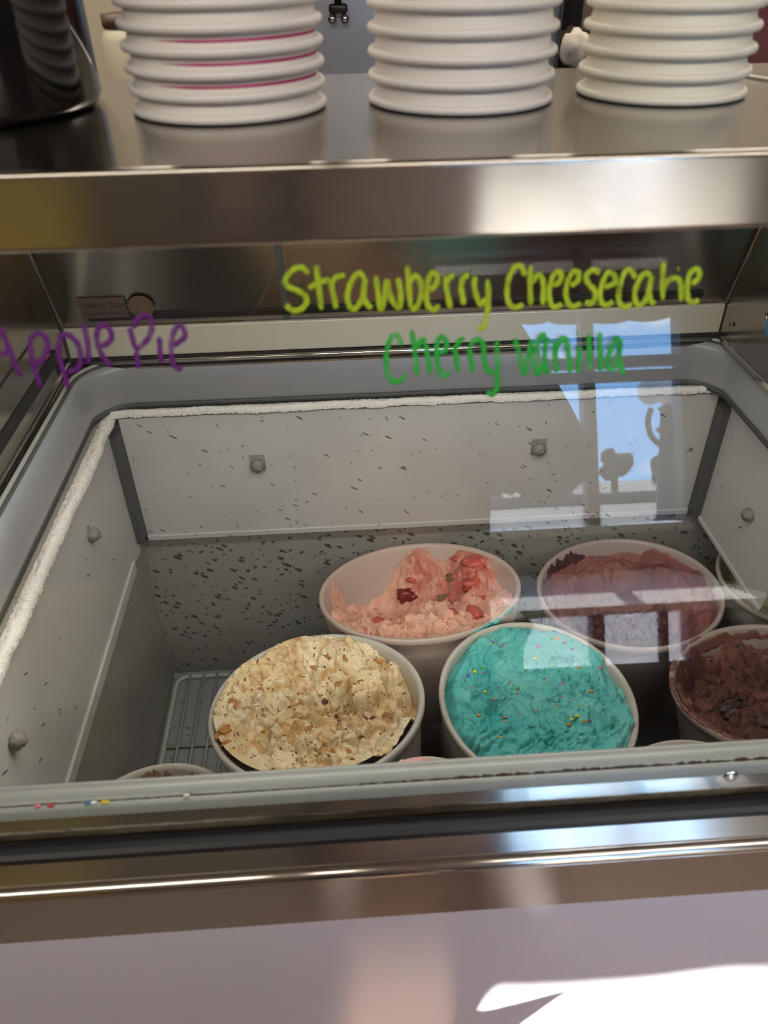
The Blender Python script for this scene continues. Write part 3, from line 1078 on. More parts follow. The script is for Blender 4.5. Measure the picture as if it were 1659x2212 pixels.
lettering('marker_lettering', S3, M['mk_green'], 0.00135, 'green handwritten word Cherry on the glass')
lettering('marker_lettering', S4, M['mk_green'], 0.00135, 'green handwritten word Vanilla on the glass')
lettering('marker_lettering', S5, M['mk_purple'], 0.00135, 'purple handwritten words Apple Pie on the glass')

# ================================================================== overhead shelf
SZ = 1.3705
SH = empty('steel_shelf', (0.1, 0.49, SZ - 0.035), 'brushed stainless shelf above the freezer glass holding the cup stacks', 'shelf')
shp = [(0.372, 1.3362), (0.3590, 1.3362), (0.3580, 1.3368), (0.3574, 1.3376), (0.3572, 1.3386), (0.35722, 1.3391), (0.35819, 1.3674), (0.3582, 1.3678), (0.3584, 1.3689), (0.3589, 1.3697), (0.3597, 1.3702), (0.3607, 1.3705), (0.3611, 1.3705),
       (0.6215, 1.3705), (0.622, 1.3705), (0.6245, 1.369), (0.6245, 1.340), (0.620, 1.340), (0.620, 1.3655), (0.368, 1.3655), (0.368, 1.340), (0.372, 1.340)]
o = extrude_x('shelf_tray', shp, -1.0, 1.2, M['steel_shelf'], None, True)
o.data.set_sharp_from_angle(angle=math.radians(35))
part(o, SH)
for x in (-0.80, -0.337, 0.474, 1.0):
    o = box('bracket', (x - 0.002, 0.372, 1.346), (x + 0.002, 0.62, 1.3655), M['steel_side'], None)
    part(o, SH)

part(box('unseen_lamp_housing', (-0.30, 0.515, 1.348), (0.44, 0.570, 1.3655), M['steel_side'], None, 0.002), SH)  # unseen lamp, inferred and added for the even light inside the freezer
part(box('lamp_diffuser', (-0.29, 0.522, 1.341), (0.43, 0.563, 1.3478), M['lamp_glow'], None, 0.002), SH)
cd = bpy.data.lights.new('unseen_shelf_lamp_light', 'AREA')
cd.shape = 'RECTANGLE'
cd.size, cd.size_y = 0.72, 0.04
cd.energy = UNSEEN_LAMP_WATTS
cd.color = LAMP_COLOR
co_ = bpy.data.objects.new('unseen_shelf_lamp_light', cd)
col.objects.link(co_)
co_.location = (0.07, 0.5425, 1.3395)
part(co_, SH)

# ================================================================== wire rack
RK = empty('wire_rack', (0.22, 0.58, LZ0), 'white coated wire rack on the freezer floor under the tubs', 'rack')


def rpart(o):
    return part(o, RK)


rx0, rx1, ry0, ry1, rz = -0.3015, 0.775, 0.275, 0.866, LZ0 + 0.0045
fr = [(x, y, rz) for x, y, _, _ in rrect(rx0, rx1, ry0, ry1, 0.018, 6)]
v, f = tube_me(fr, 0.0042, 8, True)
rpart(obj('rack_frame', mesh(v, f), M['wire'], None, True))
for yy in (0.36, 0.545, 0.73):
    rpart(tube('crossbar', [(rx0, yy, rz), (rx1, yy, rz)], 0.0034, M['wire'], None, 8))
v, f = tube_me([(0, ry0, rz + 0.0048), (0, ry1, rz + 0.0048)], 0.0019, 6)
wme = mesh(v, f)
nw = 48
for i in range(nw):
    o = obj('wire', wme, M['wire'], None, True)
    o.location.x = rx0 + (rx1 - rx0) * (i + 1) / (nw + 1)
    o.parent = RK
    o.matrix_parent_inverse = RK.matrix_basis.inverted()
REST = LZ0 + 0.0115


# ================================================================== ice cream tubs
def tub_frame(X, Y, Z, r, a, b, tap=0.8):
    """a leans the rim back (deg), b lowers its right side (deg); returns matrix at base and height"""
    a, b = math.radians(a), math.radians(b)
    u = Vector((math.cos(b), 0, -math.sin(b)))
    v = Vector((0, math.cos(a), -math.sin(a)))
    w = u.cross(v).normalized()
    v = w.cross(u).normalized()
    rot = Matrix((u, v, w)).transposed()
    rb = r * tap
    h = (Z - REST - rb * math.sqrt(max(0, 1 - w.z ** 2))) / w.z
    base = Vector((X, Y, Z)) - w * h
    return rot, base, h, rb


def make_tub(name, label, X, Y, Z, r, a, b, tap=0.8, plastic=None, rim=0.0026, group='ice cream tubs in the freezer'):
    rot, base, h, rb = tub_frame(X, Y, Z, r, a, b, tap)
    t = empty(name, base, label, 'tub', group)
    t.rotation_euler = rot.to_euler()
    ro = r - rim
    wt_ = 0.0022
    prof = [(0.0, 0.0), (rb - 0.006, 0.0), (rb, 0.006), (ro - 0.003, h - 0.030), (ro - 0.0022, h - 0.026), (ro - 0.002, h - 0.011),
            (ro, h - 0.009), (r - 0.0008, h - 0.0085), (r, h - 0.0065), (r, h - 0.002), (r - 0.0015, h), (r - 0.0045, h - 0.0004), (ro - wt_ - 0.002, h - 0.004),
            (ro - wt_ - 0.004, h - 0.03), (rb - wt_, 0.010), (rb - 0.012, 0.006), (0.0, 0.006)]
    tub = obj('container', lathe_me(prof, 112), plastic or M['tub'], t, True)
    def inner(z):
        """inside radius at height z measured from the rim (z <= 0)"""
        zz = h + z
        r1, r0 = ro - wt_ - 0.004, rb - wt_
        if z > -0.03:
            return (ro - wt_ - 0.002) + (r1 - (ro - wt_ - 0.002)) * ((-0.004 - z) / 0.026)
        return r0 + (r1 - r0) * (zz - 0.010) / (h - 0.04)
    return t, h, inner


def ice(t, h, inner, hf, mat, tintf, nr=120, ns=340, seed=1, name='ice_cream', jit=0.0):
    """polar height field filling the tub; hf(x, y, rho, ang) -> height below the rim"""
    rho = np.linspace(0, 1, nr + 1) ** 0.85
    ang = np.linspace(0, 2 * math.pi, ns, endpoint=False)
    R_, A_ = np.meshgrid(rho, ang, indexing='ij')
    x, y = R_ * np.cos(A_), R_ * np.sin(A_)
    z = hf(x, y, R_, A_)
    rad = np.vectorize(inner)(np.minimum(z, -0.0045)) - 0.0004
    rad = np.where(z > -0.0045, inner(-0.0045) - 0.0004 - 0.0 * z, rad)
    tn = np.clip(tintf(x, y, R_, A_, z), 0, 1)
    px = x * rad
    py = y * rad
    if jit > 0:
        px = px + jit * fbm(x * 14, y * 14, seed + 50, 3) * (1 - R_ ** 4)
        py = py + jit * fbm(x * 14, y * 14, seed + 70, 3) * (1 - R_ ** 4)
    co = np.stack([px, py, z + h], -1).reshape(-1, 3)
    faces = []
    idx = np.arange((nr + 1) * ns).reshape(nr + 1, ns)
    a0 = idx[1:-1, :]
    a1 = np.roll(a0, -1, 1)
    b0 = idx[2:, :]
    b1 = np.roll(b0, -1, 1)
    quads = np.stack([a0, b0, b1, a1], -1).reshape(-1, 4)
    i1 = idx[1, :]
    tris = np.stack([np.full(ns, idx[0, 0]), i1, np.roll(i1, -1)], -1)
    me = bpy.data.meshes.new(name)
    me.from_pydata(co.tolist(), [], tris.tolist() + quads.tolist())
    bm = bmesh.new()
    bm.from_mesh(me)
    loose = [vv for vv in bm.verts if not vv.link_faces]
    lidx = set(vv.index for vv in loose)
    bmesh.ops.delete(bm, geom=loose, context='VERTS')
    bm.to_mesh(me)
    bm.free()
    keep = np.array([i for i in range(co.shape[0]) if i not in lidx])
    at = me.attributes.new('tint', 'FLOAT', 'POINT')
    at.data.foreach_set('value', tn.reshape(-1)[keep].astype(np.float32))
    o = obj(name, me, mat, t, True)
    return o, (lambda xx, yy: None)


def bump2(x, y, cx_, cy_, rx, ry=None):
    ry = ry or rx
    d = ((x - cx_) / rx) ** 2 + ((y - cy_) / ry) ** 2
    return np.exp(-d)


def rough_terrain(x, y, s, amp=1.0):
    """soft folds, scooped ridges and patches of crumbly texture"""
    wx, wy = 0.35 * fbm(x * 3, y * 3, s + 11, 3), 0.35 * fbm(x * 3 + 7, y * 3, s + 12, 3)
    q = ridged(x * 2.6 + wx * 2, y * 2.6 + wy * 2, s, 3)
    q2 = ridged(x * 7 + wx * 4, y * 7 + wy * 4, s + 41, 3)
    crumbly = sstep(-0.15, 0.35, fbm(x * 2.2, y * 2.2, s + 55, 3))
    return amp * (0.0085 * fbm(x * 3.2, y * 3.2, s, 4, 0.5) + 0.0070 * (q - 0.5) + 0.0035 * (q2 - 0.5) * (0.5 + crumbly)
                  + 0.0022 * fbm(x * 13, y * 13, s + 31, 3) * (0.25 + crumbly))


def clumps(x, y, s, dens, rad, hgt):
    """scattered soft lumps"""
    rng = np.random.RandomState(s)
    z = np.zeros_like(x)
    for _ in range(dens):
        a, rr = rng.rand() * 2 * math.pi, math.sqrt(rng.rand()) * 0.92
        r0 = rad * (0.5 + rng.rand())
        d = np.sqrt((x - rr * math.cos(a)) ** 2 + ((y - rr * math.sin(a)) * (0.8 + 0.5 * rng.rand())) ** 2) / r0
        z = np.maximum(z, hgt * (0.5 + rng.rand()) * np.sqrt(np.clip(1 - d * d, 0, 1)))
    return z


def blob_me(r, seed, n=2, rough=0.3):
    bm = bmesh.new()
    bmesh.ops.create_icosphere(bm, subdivisions=n, radius=r)
    rng = random.Random(seed)
    sx, sy, sz = (rng.uniform(0.7, 1.25) for _ in range(3))
    for v in bm.verts:
        k = 1 + rng.uniform(-rough, rough)
        v.co = Vector((v.co.x * sx * k, v.co.y * sy * k, v.co.z * sz * k))
    return bm_mesh(bm)


def tinted(name, c):
    return plain(name, c, 0.32, noise=0.04, nscale=40, trans=0.28)


# ---- apple pie tub (nearest, cream with crumbs)
t1, h1, in1 = make_tub('ice_cream_tub', 'white tub of cream coloured apple pie ice cream with brown crumbs', -0.0480, 0.5336, 0.800, 0.1149, 8.6, -3.5)


def hf1(x, y, r, a):
    z = -0.012 + rough_terrain(x, y, 3, 1.9) + clumps(x, y, 5, 150, 0.06, 0.009)
    z = z - 0.027 * bump2(x, y, 0.20, -0.10, 0.50, 0.40) - 0.018 * bump2(x, y, -0.05, 0.35, 0.3, 0.2)
    z = z + 0.026 * sstep(0.35, 0.75, bump2(x, y, 0.50, 0.16, 0.30, 0.20) + 0.25 * fbm(x * 9, y * 9, 4, 3)) * (1 + 0.3 * fbm(x * 12, y * 12, 14, 3))
    right = bump2(x, y, 0.97, 0.05, 0.28, 0.34)
    z = z - 0.030 * right * sstep(0.62, 0.95, r)
    z = z + 0.010 * sstep(0.75, 1.0, r) * sstep(0.2, -0.6, x)
    z = z + 0.012 * bump2(x, y, 0.1, 0.95, 0.35, 0.15) + 0.014 * sstep(0.72, 1.0, r) * sstep(0.1, -0.6, y)
    return np.minimum(z, 0.006)


def tf1(x, y, r, a, z):
    return sstep(-0.1, 0.5, fbm(x * 3.0, y * 3.0, 21, 4)) * 0.6 + 0.55 * bump2(x, y, 0.45, -0.05, 0.5, 0.5)


M['ice_apple'] = ice_mat('apple_pie_ice_cream', (srgb(236, 220, 184), srgb(220, 190, 138), srgb(196, 148, 84)), patch=46, patch_lo=0.50, patch_hi=0.70,
                         fleck=srgb(132, 82, 44), fleck_amt=0.17, fscale=190, bump=0.6, bscale=220)
ice(t1, h1, in1, hf1, M['ice_apple'], tf1, 150, 400, 1, jit=0.004)
M['crumb'] = plain('baked_crumb', srgb(176, 122, 66), 0.8, noise=0.35, nscale=200, bump=0.5, bscale=400)
M['crumb_dark'] = plain('dark_crumb', srgb(96, 62, 44), 0.8, noise=0.3, nscale=200, bump=0.5, bscale=400)
rng = np.random.RandomState(12)


def scatter(t, h, inner, hf, spots, size, mat, name, seed, flat=0.6):
    for i, (sx, sy) in enumerate(spots):
        X_, Y_ = np.array([sx]), np.array([sy])
        z = float(hf(X_, Y_, np.sqrt(X_ ** 2 + Y_ ** 2), np.arctan2(Y_, X_))[0])
        rad = inner(min(z, -0.005))
        s = size * (0.6 + 0.8 * rng.rand())
        me = blob_me(s, seed + i, 2, 0.34)
        me.transform(Matrix.Rotation(rng.rand() * 6, 4, 'Z') @ Matrix.Diagonal((1.25, 0.8, flat, 1)))
        obj(name, me, mat, t, name == 'strawberry', (sx * rad, sy * rad, h + z - s * 0.10))


spots = [(-0.28, 0.38), (-0.20, 0.30), (-0.52, -0.12), (-0.45, -0.22), (-0.86, -0.35), (-0.82, -0.5), (-0.83, 0.05), (0.12, 0.30), (0.20, 0.42), (-0.1, -0.15), (0.33, -0.28), (0.48, -0.38),
         (0.82, -0.30), (0.74, -0.22), (0.1, 0.72), (0.28, 0.66), (-0.05, 0.62), (0.05, -0.45), (0.3, -0.6), (0.62, 0.55), (-0.6, 0.3)]
scatter(t1, h1, in1, hf1, spots, 0.0044, M['crumb'], 'crumb', 100)
scatter(t1, h1, in1, hf1, [(0.08, 0.18), (0.16, 0.12), (0.52, 0.34), (0.60, 0.36), (0.20, -0.05), (0.45, -0.12), (0.7, -0.1), (-0.25, 0.1), (0.55, -0.05), (0.05, 0.26), (0.38, 0.38)], 0.0042, M['crumb_dark'], 'crumb', 160)
# ---- blue tub
t2, h2, in2 = make_tub('ice_cream_tub', 'white tub of bright turquoise ice cream with coloured sprinkles', 0.1913, 0.5320, 0.785, 0.1080, -4.5, 3.7, 0.72)


def hf2(x, y, r, a):
    z = -0.003 + 0.009 * sstep(0.2, 0.9, y) * sstep(0.5, 1.0, r) + rough_terrain(x, y, 41, 2.0) + clumps(x, y, 9, 90, 0.05, 0.007) * sstep(-0.2, 0.3, x + 0.4 * y)
    z = z - 0.022 * bump2(x, y, -0.25, 0.05, 0.32, 0.40) - 0.010 * bump2(x, y, -0.3, 0.45, 0.18, 0.12)
    z = z + 0.008 * bump2(x, y, 0.75, 0.05, 0.2, 0.5) * (1 + fbm(x * 12, y * 12, 6, 3))
    z = z - 0.010 * sstep(0.9, 1.0, r) * sstep(0.0, -0.8, x) - 0.006 * sstep(0.88, 1.0, r)
    z = z + 0.0022 * np.sin((x * 0.8 - y) * 60 + 6 * fbm(x * 4, y * 4, 8, 3)) * sstep(-0.1, -0.5, y) * sstep(0.2, -0.3, x)
    return np.minimum(z, 0.006)


def tf2(x, y, r, a, z):
    return 0.5 + 0.7 * fbm(x * 4, y * 4, 61, 5) + 0.35 * sstep(0.3, 0.8, x)


M['ice_blue'] = ice_mat('turquoise_ice_cream', (srgb(62, 172, 168), srgb(122, 202, 198), srgb(94, 188, 184)), patch=50, patch_lo=0.5, patch_hi=0.7, bump=0.5, bscale=260, rough=0.5)
ice(t2, h2, in2, hf2, M['ice_blue'], tf2, 150, 400, 2, jit=0.003)
spr_cols = [srgb(236, 210, 40), srgb(226, 96, 150), srgb(236, 130, 40), srgb(90, 170, 60), srgb(190, 70, 110), srgb(120, 96, 190)]
bms = []
me_spr = bpy.data.meshes.new('sprinkles')
bm = bmesh.new()
rg = random.Random(5)
seeds = [(-0.36, -0.08), (-0.34, -0.1), (-0.38, -0.06), (-0.30, 0.05), (-0.55, 0.14), (-0.44, 0.10), (-0.62, 0.42), (-0.54, 0.46), (-0.52, 0.40), (-0.16, 0.22), (-0.17, 0.18),
         (0.30, 0.18), (0.27, 0.02), (0.24, 0.42), (0.18, -0.12), (-0.02, -0.08), (0.34, -0.28), (0.40, -0.34), (0.28, -0.30), (0.06, 0.50), (-0.3, 0.62), (0.12, 0.64), (0.05, 0.85),
         (0.55, 0.4), (0.62, 0.1), (0.45, -0.1), (0.5, 0.6), (0.7, -0.2), (-0.4, 0.7), (0.15, 0.3), (0.3, 0.75), (0.42, 0.68), (-0.7, 0.2), (-0.05, 0.4)]
for sx, sy in seeds + [(rg.uniform(-0.7, 0.85), rg.uniform(-0.5, 0.8)) for _ in range(26)]:
    if sx * sx + sy * sy > 0.85:
        continue
    X_, Y_ = np.array([sx]), np.array([sy])
    z = float(hf2(X_, Y_, np.sqrt(X_ ** 2 + Y_ ** 2), np.arctan2(Y_, X_))[0])
    r0 = in2(min(z, -0.005))
    s = rg.uniform(0.0011, 0.0021)
    g = bmesh.ops.create_icosphere(bm, subdivisions=1, radius=s)
    mi = rg.randrange(len(spr_cols))
    for vv in g['verts']:
        vv.co = Vector((vv.co.x * 1.4, vv.co.y, vv.co.z)) + Vector((sx * r0, sy * r0, h2 + z + s * 0.3))
        for ff in vv.link_faces:
            ff.material_index = mi
bm.to_mesh(me_spr)
bm.free()
for i, c in enumerate(spr_cols):
    me_spr.materials.append(plain('sprinkle_colour', c, 0.4, noise=0.05))
o = obj('sprinkles', me_spr, None, t2, True)
o['kind'] = 'stuff'

# ---- strawberry cheesecake tub (behind, half empty, leaning back)
t3_, h3, in3 = make_tub('ice_cream_tub', 'leaning tub of half scooped pink strawberry cheesecake ice cream behind the turquoise one', 0.0827, 0.7474, 0.760, 0.1330, 14.5, -3.4, 0.66, tinted('tub_plastic_over_pink', srgb(214, 194, 184)))


def hf3(x, y, r, a):
    z = -0.034 + rough_terrain(x, y, 71, 1.5) + clumps(x, y, 19, 120, 0.06, 0.006)
    z = z - 0.075 * bump2(x, y, -0.42, 0.50, 0.42, 0.50) - 0.035 * bump2(x, y, 0.30, 0.55, 0.30, 0.28) * (1 + 0.5 * fbm(x * 6, y * 6, 2, 3))
    z = z + 0.034 * bump2(x, y, 0.66, 0.66, 0.26, 0.26) * (1 + 0.3 * fbm(x * 7, y * 7, 3, 4))
    z = z + 0.042 * bump2(x, y, -0.02, 0.90, 0.26, 0.18) * (1 + 0.4 * fbm(x * 8, y * 8, 5, 4))
    z = z - 0.018 * bump2(x, y, 0.55, 0.0, 0.4, 0.16)
    wall = sstep(0.93, 1.0, r)
    creep = np.clip(fbm(np.cos(a) * 2.5, np.sin(a) * 2.5, 13, 3) * 1.2 + 0.9 * bump2(a, a * 0, 0.75, 0.0, 0.7, 1.0) - 0.25, 0, 1)
    z = z + wall * creep * 0.022 + wall * 0.016 * sstep(-0.2, -0.9, y)
    return np.minimum(z, -0.005)


def tf3(x, y, r, a, z):
    return 1.1 * bump2(x, y, 0.62, 0.55, 0.38, 0.36) + 0.9 * bump2(x, y, 0.08, 0.78, 0.22, 0.22) + 0.35 * fbm(x * 8, y * 8, 23, 4)


M['ice_straw'] = ice_mat('strawberry_ice_cream', (srgb(236, 186, 162), srgb(192, 98, 88), srgb(224, 168, 146)), patch=70, patch_lo=0.5, patch_hi=0.66,
                         fleck=srgb(196, 90, 78), fleck_amt=0.2, fscale=120, bump=0.7, bscale=200)
ice(t3_, h3, in3, hf3, M['ice_straw'], tf3, 140, 400, 3, jit=0.005)
M['berry'] = plain('strawberry_piece', srgb(120, 14, 24), 0.25, noise=0.3, nscale=150, bump=0.4, bscale=200)
M['berry_l'] = plain('pale_strawberry', srgb(190, 84, 76), 0.4, noise=0.3, nscale=120, bump=0.4, bscale=200)
scatter(t3_, h3, in3, hf3, [(-0.14, 0.74), (-0.06, 0.70)], 0.0110, M['berry'], 'strawberry', 210, 0.8)
scatter(t3_, h3, in3, hf3, [(0.62, 0.40), (0.66, 0.55), (-0.06, 0.78), (0.5, 0.8), (0.3, -0.25), (0.7, 0.2), (0.55, -0.3), (-0.5, -0.1)], 0.010, M['berry_l'], 'strawberry', 230, 0.5)
M['crust'] = plain('biscuit_crust', srgb(128, 98, 62), 0.8, noise=0.3, nscale=200, bump=0.5, bscale=300)
scatter(t3_, h3, in3, hf3, [(0.33, 0.55), (0.28, 0.46), (0.36, 0.44), (0.30, 0.62), (0.42, 0.7)], 0.007, M['crust'], 'biscuit_crumb', 250)
# turquoise smear on the outside of the rim, right front
M['smear_blue'] = plain('turquoise_smear', srgb(70, 178, 172), 0.5, noise=0.2, nscale=200, bump=0.5, bscale=300)
for k, (an, dz, s) in enumerate([(-62, -0.004, 0.0052), (-56, -0.002, 0.0042), (-50, -0.0035, 0.005), (-41, -0.002, 0.0035), (-36, -0.003, 0.0042)]):
    me = blob_me(s, 300 + k, 2, 0.35)
    me.transform(Matrix.Rotation(math.radians(an), 4, 'Z') @ Matrix.Diagonal((0.35, 1.6, 0.6, 1)))
    obj('rim_smear', me, M['smear_blue'], t3_, True, (0.1332 * math.cos(math.radians(an)), 0.1332 * math.sin(math.radians(an)), h3 + dz))

# ---- purple-brown tub (black cherry) at the back
t4, h4, in4 = make_tub('ice_cream_tub', 'tub of smooth mauve brown ice cream scooped hollow against the back wall', 0.3632, 0.7369, 0.745, 0.1202, 5.6, -4.0, 0.8, tinted('tub_plastic_over_mauve', srgb(190, 174, 170)))


def hf4(x, y, r, a):
    z = -0.078 + 0.005 * fbm(x * 3, y * 3, 81, 4) + 0.004 * fbm(x * 18, y * 11, 83, 4)
    side = sstep(0.55, 0.97, r + 0.10 * fbm(x * 3, y * 3, 85, 3) + 0.16 * sstep(0.2, 0.7, y) + 0.15 * sstep(0.45, 0.9, x))
    z = z + side * (0.050 + 0.012 * fbm(np.cos(a) * 2, np.sin(a) * 2, 87, 3))
    z = z + 0.014 * bump2(x, y, 0.62, 0.38, 0.20, 0.22) + 0.010 * bump2(x, y, -0.2, 0.62, 0.4, 0.10)
    z = z + 0.016 * sstep(0.95, 1.0, r) * (0.6 + fbm(np.cos(a) * 3, np.sin(a) * 3, 89, 3))
    z = z - 0.006 * bump2(x, y, -0.05, 0.42, 0.35, 0.05)
    return np.minimum(z, -0.007)


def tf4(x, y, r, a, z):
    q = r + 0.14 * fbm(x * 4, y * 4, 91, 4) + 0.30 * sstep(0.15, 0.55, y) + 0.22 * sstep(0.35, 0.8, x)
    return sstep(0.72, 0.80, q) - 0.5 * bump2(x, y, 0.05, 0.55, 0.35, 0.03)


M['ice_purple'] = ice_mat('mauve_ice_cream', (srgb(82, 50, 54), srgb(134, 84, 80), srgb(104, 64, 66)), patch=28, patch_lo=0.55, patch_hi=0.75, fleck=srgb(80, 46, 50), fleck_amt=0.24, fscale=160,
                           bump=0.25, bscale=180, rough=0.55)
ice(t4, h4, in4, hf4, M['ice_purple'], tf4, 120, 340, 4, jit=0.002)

# ---- chocolate tub, right edge
t5, h5, in5 = make_tub('ice_cream_tub', 'smeared tub of dark chocolate ice cream at the right edge', 0.4404, 0.5290, 0.795, 0.0999, 9.9, -11.0, 0.8, tinted('tub_plastic_over_chocolate', srgb(178, 162, 152)))


def hf5(x, y, r, a):
    z = -0.034 + rough_terrain(x, y, 121, 1.5) + clumps(x, y, 29, 110, 0.10, 0.010)
    z = z - 0.03 * bump2(x, y, 0.1, 0.45, 0.5, 0.35) + 0.022 * sstep(0.85, 1.0, r) * sstep(0.2, -0.5, x + 0.3 * y)
    z = z + 0.018 * sstep(0.93, 1.0, r) * (fbm(np.cos(a) * 4, np.sin(a) * 4, 33, 3) + 0.2)
    return np.minimum(z, -0.003)


def tf5(x, y, r, a, z):
    return 0.5 + 0.9 * fbm(x * 4, y * 4, 131, 5)


M['ice_choc'] = ice_mat('chocolate_ice_cream', (srgb(84, 50, 46), srgb(132, 86, 74), srgb(104, 64, 58)), patch=60, patch_lo=0.5, patch_hi=0.65, fleck=srgb(56, 34, 34), fleck_amt=0.16, fscale=110, bump=0.6, bscale=200)
ice(t5, h5, in5, hf5, M['ice_choc'], tf5, 110, 320, 5, jit=0.004)
M['fudge'] = plain('fudge_chunk', srgb(58, 38, 36), 0.55, noise=0.3, nscale=140, bump=0.5, bscale=200)
scatter(t5, h5, in5, hf5, [(-0.45, -0.1), (-0.2, -0.35), (0.1, -0.2), (-0.3, 0.2), (0.2, -0.5), (-0.6, 0.3), (0.3, 0.0), (-0.1, -0.65)], 0.0085, M['fudge'], 'fudge_chunk', 330, 0.7)
M['choc_smear'] = plain('chocolate_smear', srgb(120, 78, 68), 0.6, noise=0.3, nscale=160, bump=0.4, bscale=200)
# smears of chocolate on the rim
for k, an in enumerate((165, 172, 181, 190, 199, 207, 215, 224, 232, 150, 140, 130, 118)):
    me = blob_me(0.0046, 360 + k, 2, 0.3)
    me.transform(Matrix.Rotation(math.radians(an), 4, 'Z') @ Matrix.Diagonal((0.5, 1.9, 0.35, 1)))
    obj('rim_smear', me, M['choc_smear'], t5, True, (0.0970 * math.cos(math.radians(an)), 0.0970 * math.sin(math.radians(an)), h5 + 0.0001))

# ---- pale cream tub half hidden behind the right panel
t6, h6, in6 = make_tub('ice_cream_tub', 'tub of pale yellow speckled ice cream half hidden by the right panel', 0.6196, 0.7462, 0.745, 0.1200, 5.7, -5.7)


def hf6(x, y, r, a):
    z = -0.030 + rough_terrain(x, y, 141, 0.8) - 0.022 * sstep(0.80, 1.0, r + 0.1 * fbm(x * 4, y * 4, 3, 3)) * sstep(0.2, -0.3, x)
    return np.minimum(z, -0.004)


M['ice_cream6'] = ice_mat('pale_yellow_ice_cream', (srgb(226, 216, 170), srgb(234, 226, 188), srgb(220, 206, 158)), fleck=srgb(90, 84, 58), fleck_amt=0.25, fscale=150, bump=0.3)
ice(t6, h6, in6, hf6, M['ice_cream6'], lambda x, y, r, a, z: 0.5 + fbm(x * 4, y * 4, 151, 4), 70, 200, 6)

# ---- nearly empty tub, front left, streaked with chocolate
t7, h7, in7 = make_tub('ice_cream_tub', 'nearly empty white tub with chocolate streaks behind the front gasket at left', -0.2020, 0.4000, 0.770, 0.0900, 0, 0)


def hf7(x, y, r, a):
    return -0.150 + rough_terrain(x, y, 161, 0.8)


M['ice_brownie'] = ice_mat('brownie_ice_cream', (srgb(206, 186, 160), srgb(150, 112, 84), srgb(120, 84, 60)), fleck=srgb(60, 36, 26), fleck_amt=0.2, fscale=120)
ice(t7, h7, in7, hf7, M['ice_brownie'], lambda x, y, r, a, z: 0.5 + fbm(x * 4, y * 4, 171, 4), 50, 140, 7)
M['streak_brown'] = plain('chocolate_streak', srgb(92, 52, 30), 0.4, noise=0.5, nscale=160, bump=0.3, bscale=200)
M['streak_light'] = plain('thin_chocolate_streak', srgb(176, 138, 108), 0.5, noise=0.35, nscale=120)
M['streak_dark'] = plain('dark_chocolate_drip', srgb(44, 20, 14), 0.25, noise=0.3, nscale=160)


def wall_patch(t, h, inner, a0, a1, z0, z1, mat, seed, name='chocolate_streak', n=36, off=0.0007):
    """ragged patch lying on the inside wall of a tub between two angles (deg) and two depths"""
    v, f = [], []
    m = 8
    for i in range(n + 1):
        an = math.radians(a0 + (a1 - a0) * i / n)
        s = math.sin(math.pi * i / n) ** 0.5
        e0 = z0 + (0.5 - 0.5 * s) * (z1 - z0) + 0.25 * (z1 - z0) * float(fbm(np.array(i * 0.35), np.array(1.0), seed, 3))
        e1 = z1 - (0.5 - 0.5 * s) * (z1 - z0) + 0.25 * (z1 - z0) * float(fbm(np.array(i * 0.35), np.array(7.0), seed + 5, 3))
        for k in range(m + 1):
            z = e0 + (e1 - e0) * k / m
            r = inner(min(z, -0.0045)) - off * (1 if 0 < k < m and 0 < i < n else 0.1)
            v.append((r * math.cos(an), r * math.sin(an), h + z))
    for i in range(n):
        for k in range(m):
            q = i * (m + 1) + k
            f.append((q, q + 1, q + m + 2, q + m + 1))
    return obj(name, mesh(v, f), mat, t, True)


wall_patch(t7, h7, in7, 84, 118, -0.006, -0.055, M['streak_light'], 3)
wall_patch(t7, h7, in7, 70, 76, -0.006, -0.04, M['streak_brown'], 5)
wall_patch(t7, h7, in7, 66, 73, -0.014, -0.045, M['streak_dark'], 8)
wall_patch(t7, h7, in7, 44, 62, -0.006, -0.03, M['streak_light'], 9)
wall_patch(t7, h7, in7, 45, 54, -0.012, -0.035, M['streak_dark'], 12)

# inner wall smears in the big tubs
wall_patch(t3_, h3, in3, 150, 166, -0.010, -0.090, M['ice_straw'], 15, 'wall_smear', 40, 0.002)
wall_patch(t4, h4, in4, 100, 172, -0.006, -0.06, M['ice_purple'], 25, 'wall_smear', 60, 0.001)
wall_patch(t4, h4, in4, 15, 62, -0.020, -0.06, M['ice_purple'], 27, 'wall_smear', 60, 0.001)
wall_patch(t5, h5, in5, 60, 190, -0.004, -0.022, M['choc_smear'], 29, 'wall_smear', 90, 0.001)

# ---- small pink tub, front middle, and pink tub, front right (only their back rims show)
t8, h8, in8 = make_tub('ice_cream_tub', 'small tub heaped with pink ice cream peeking over the front gasket in the middle', 0.0537, 0.3720, 0.830, 0.0650, 0, 0)


def hf8(x, y, r, a):
    return -0.004 + rough_terrain(x, y, 181, 0.8) + 0.016 * bump2(x, y, -0.15, 0.65, 0.5, 0.4)


M['ice_pink'] = ice_mat('pink_ice_cream', (srgb(240, 196, 184), srgb(224, 140, 140), srgb(232, 172, 164)), fleck=srgb(190, 70, 80), fleck_amt=0.2, fscale=120)
ice(t8, h8, in8, hf8, M['ice_pink'], lambda x, y, r, a, z: 0.5 + fbm(x * 4, y * 4, 191, 4), 70, 200, 8)
t9, h9, in9 = make_tub('ice_cream_tub', 'white tub of pink ice cream peeking over the front gasket at right', 0.3214, 0.3810, 0.780, 0.0920, 0, 0)


def hf9(x, y, r, a):
    return -0.012 + rough_terrain(x, y, 201, 0.6)


ice(t9, h9, in9, hf9, M['ice_pink'], lambda x, y, r, a, z: 0.3 + fbm(x * 4, y * 4, 203, 4), 50, 160, 9)

# ================================================================== cups
CUP_H = 0.088


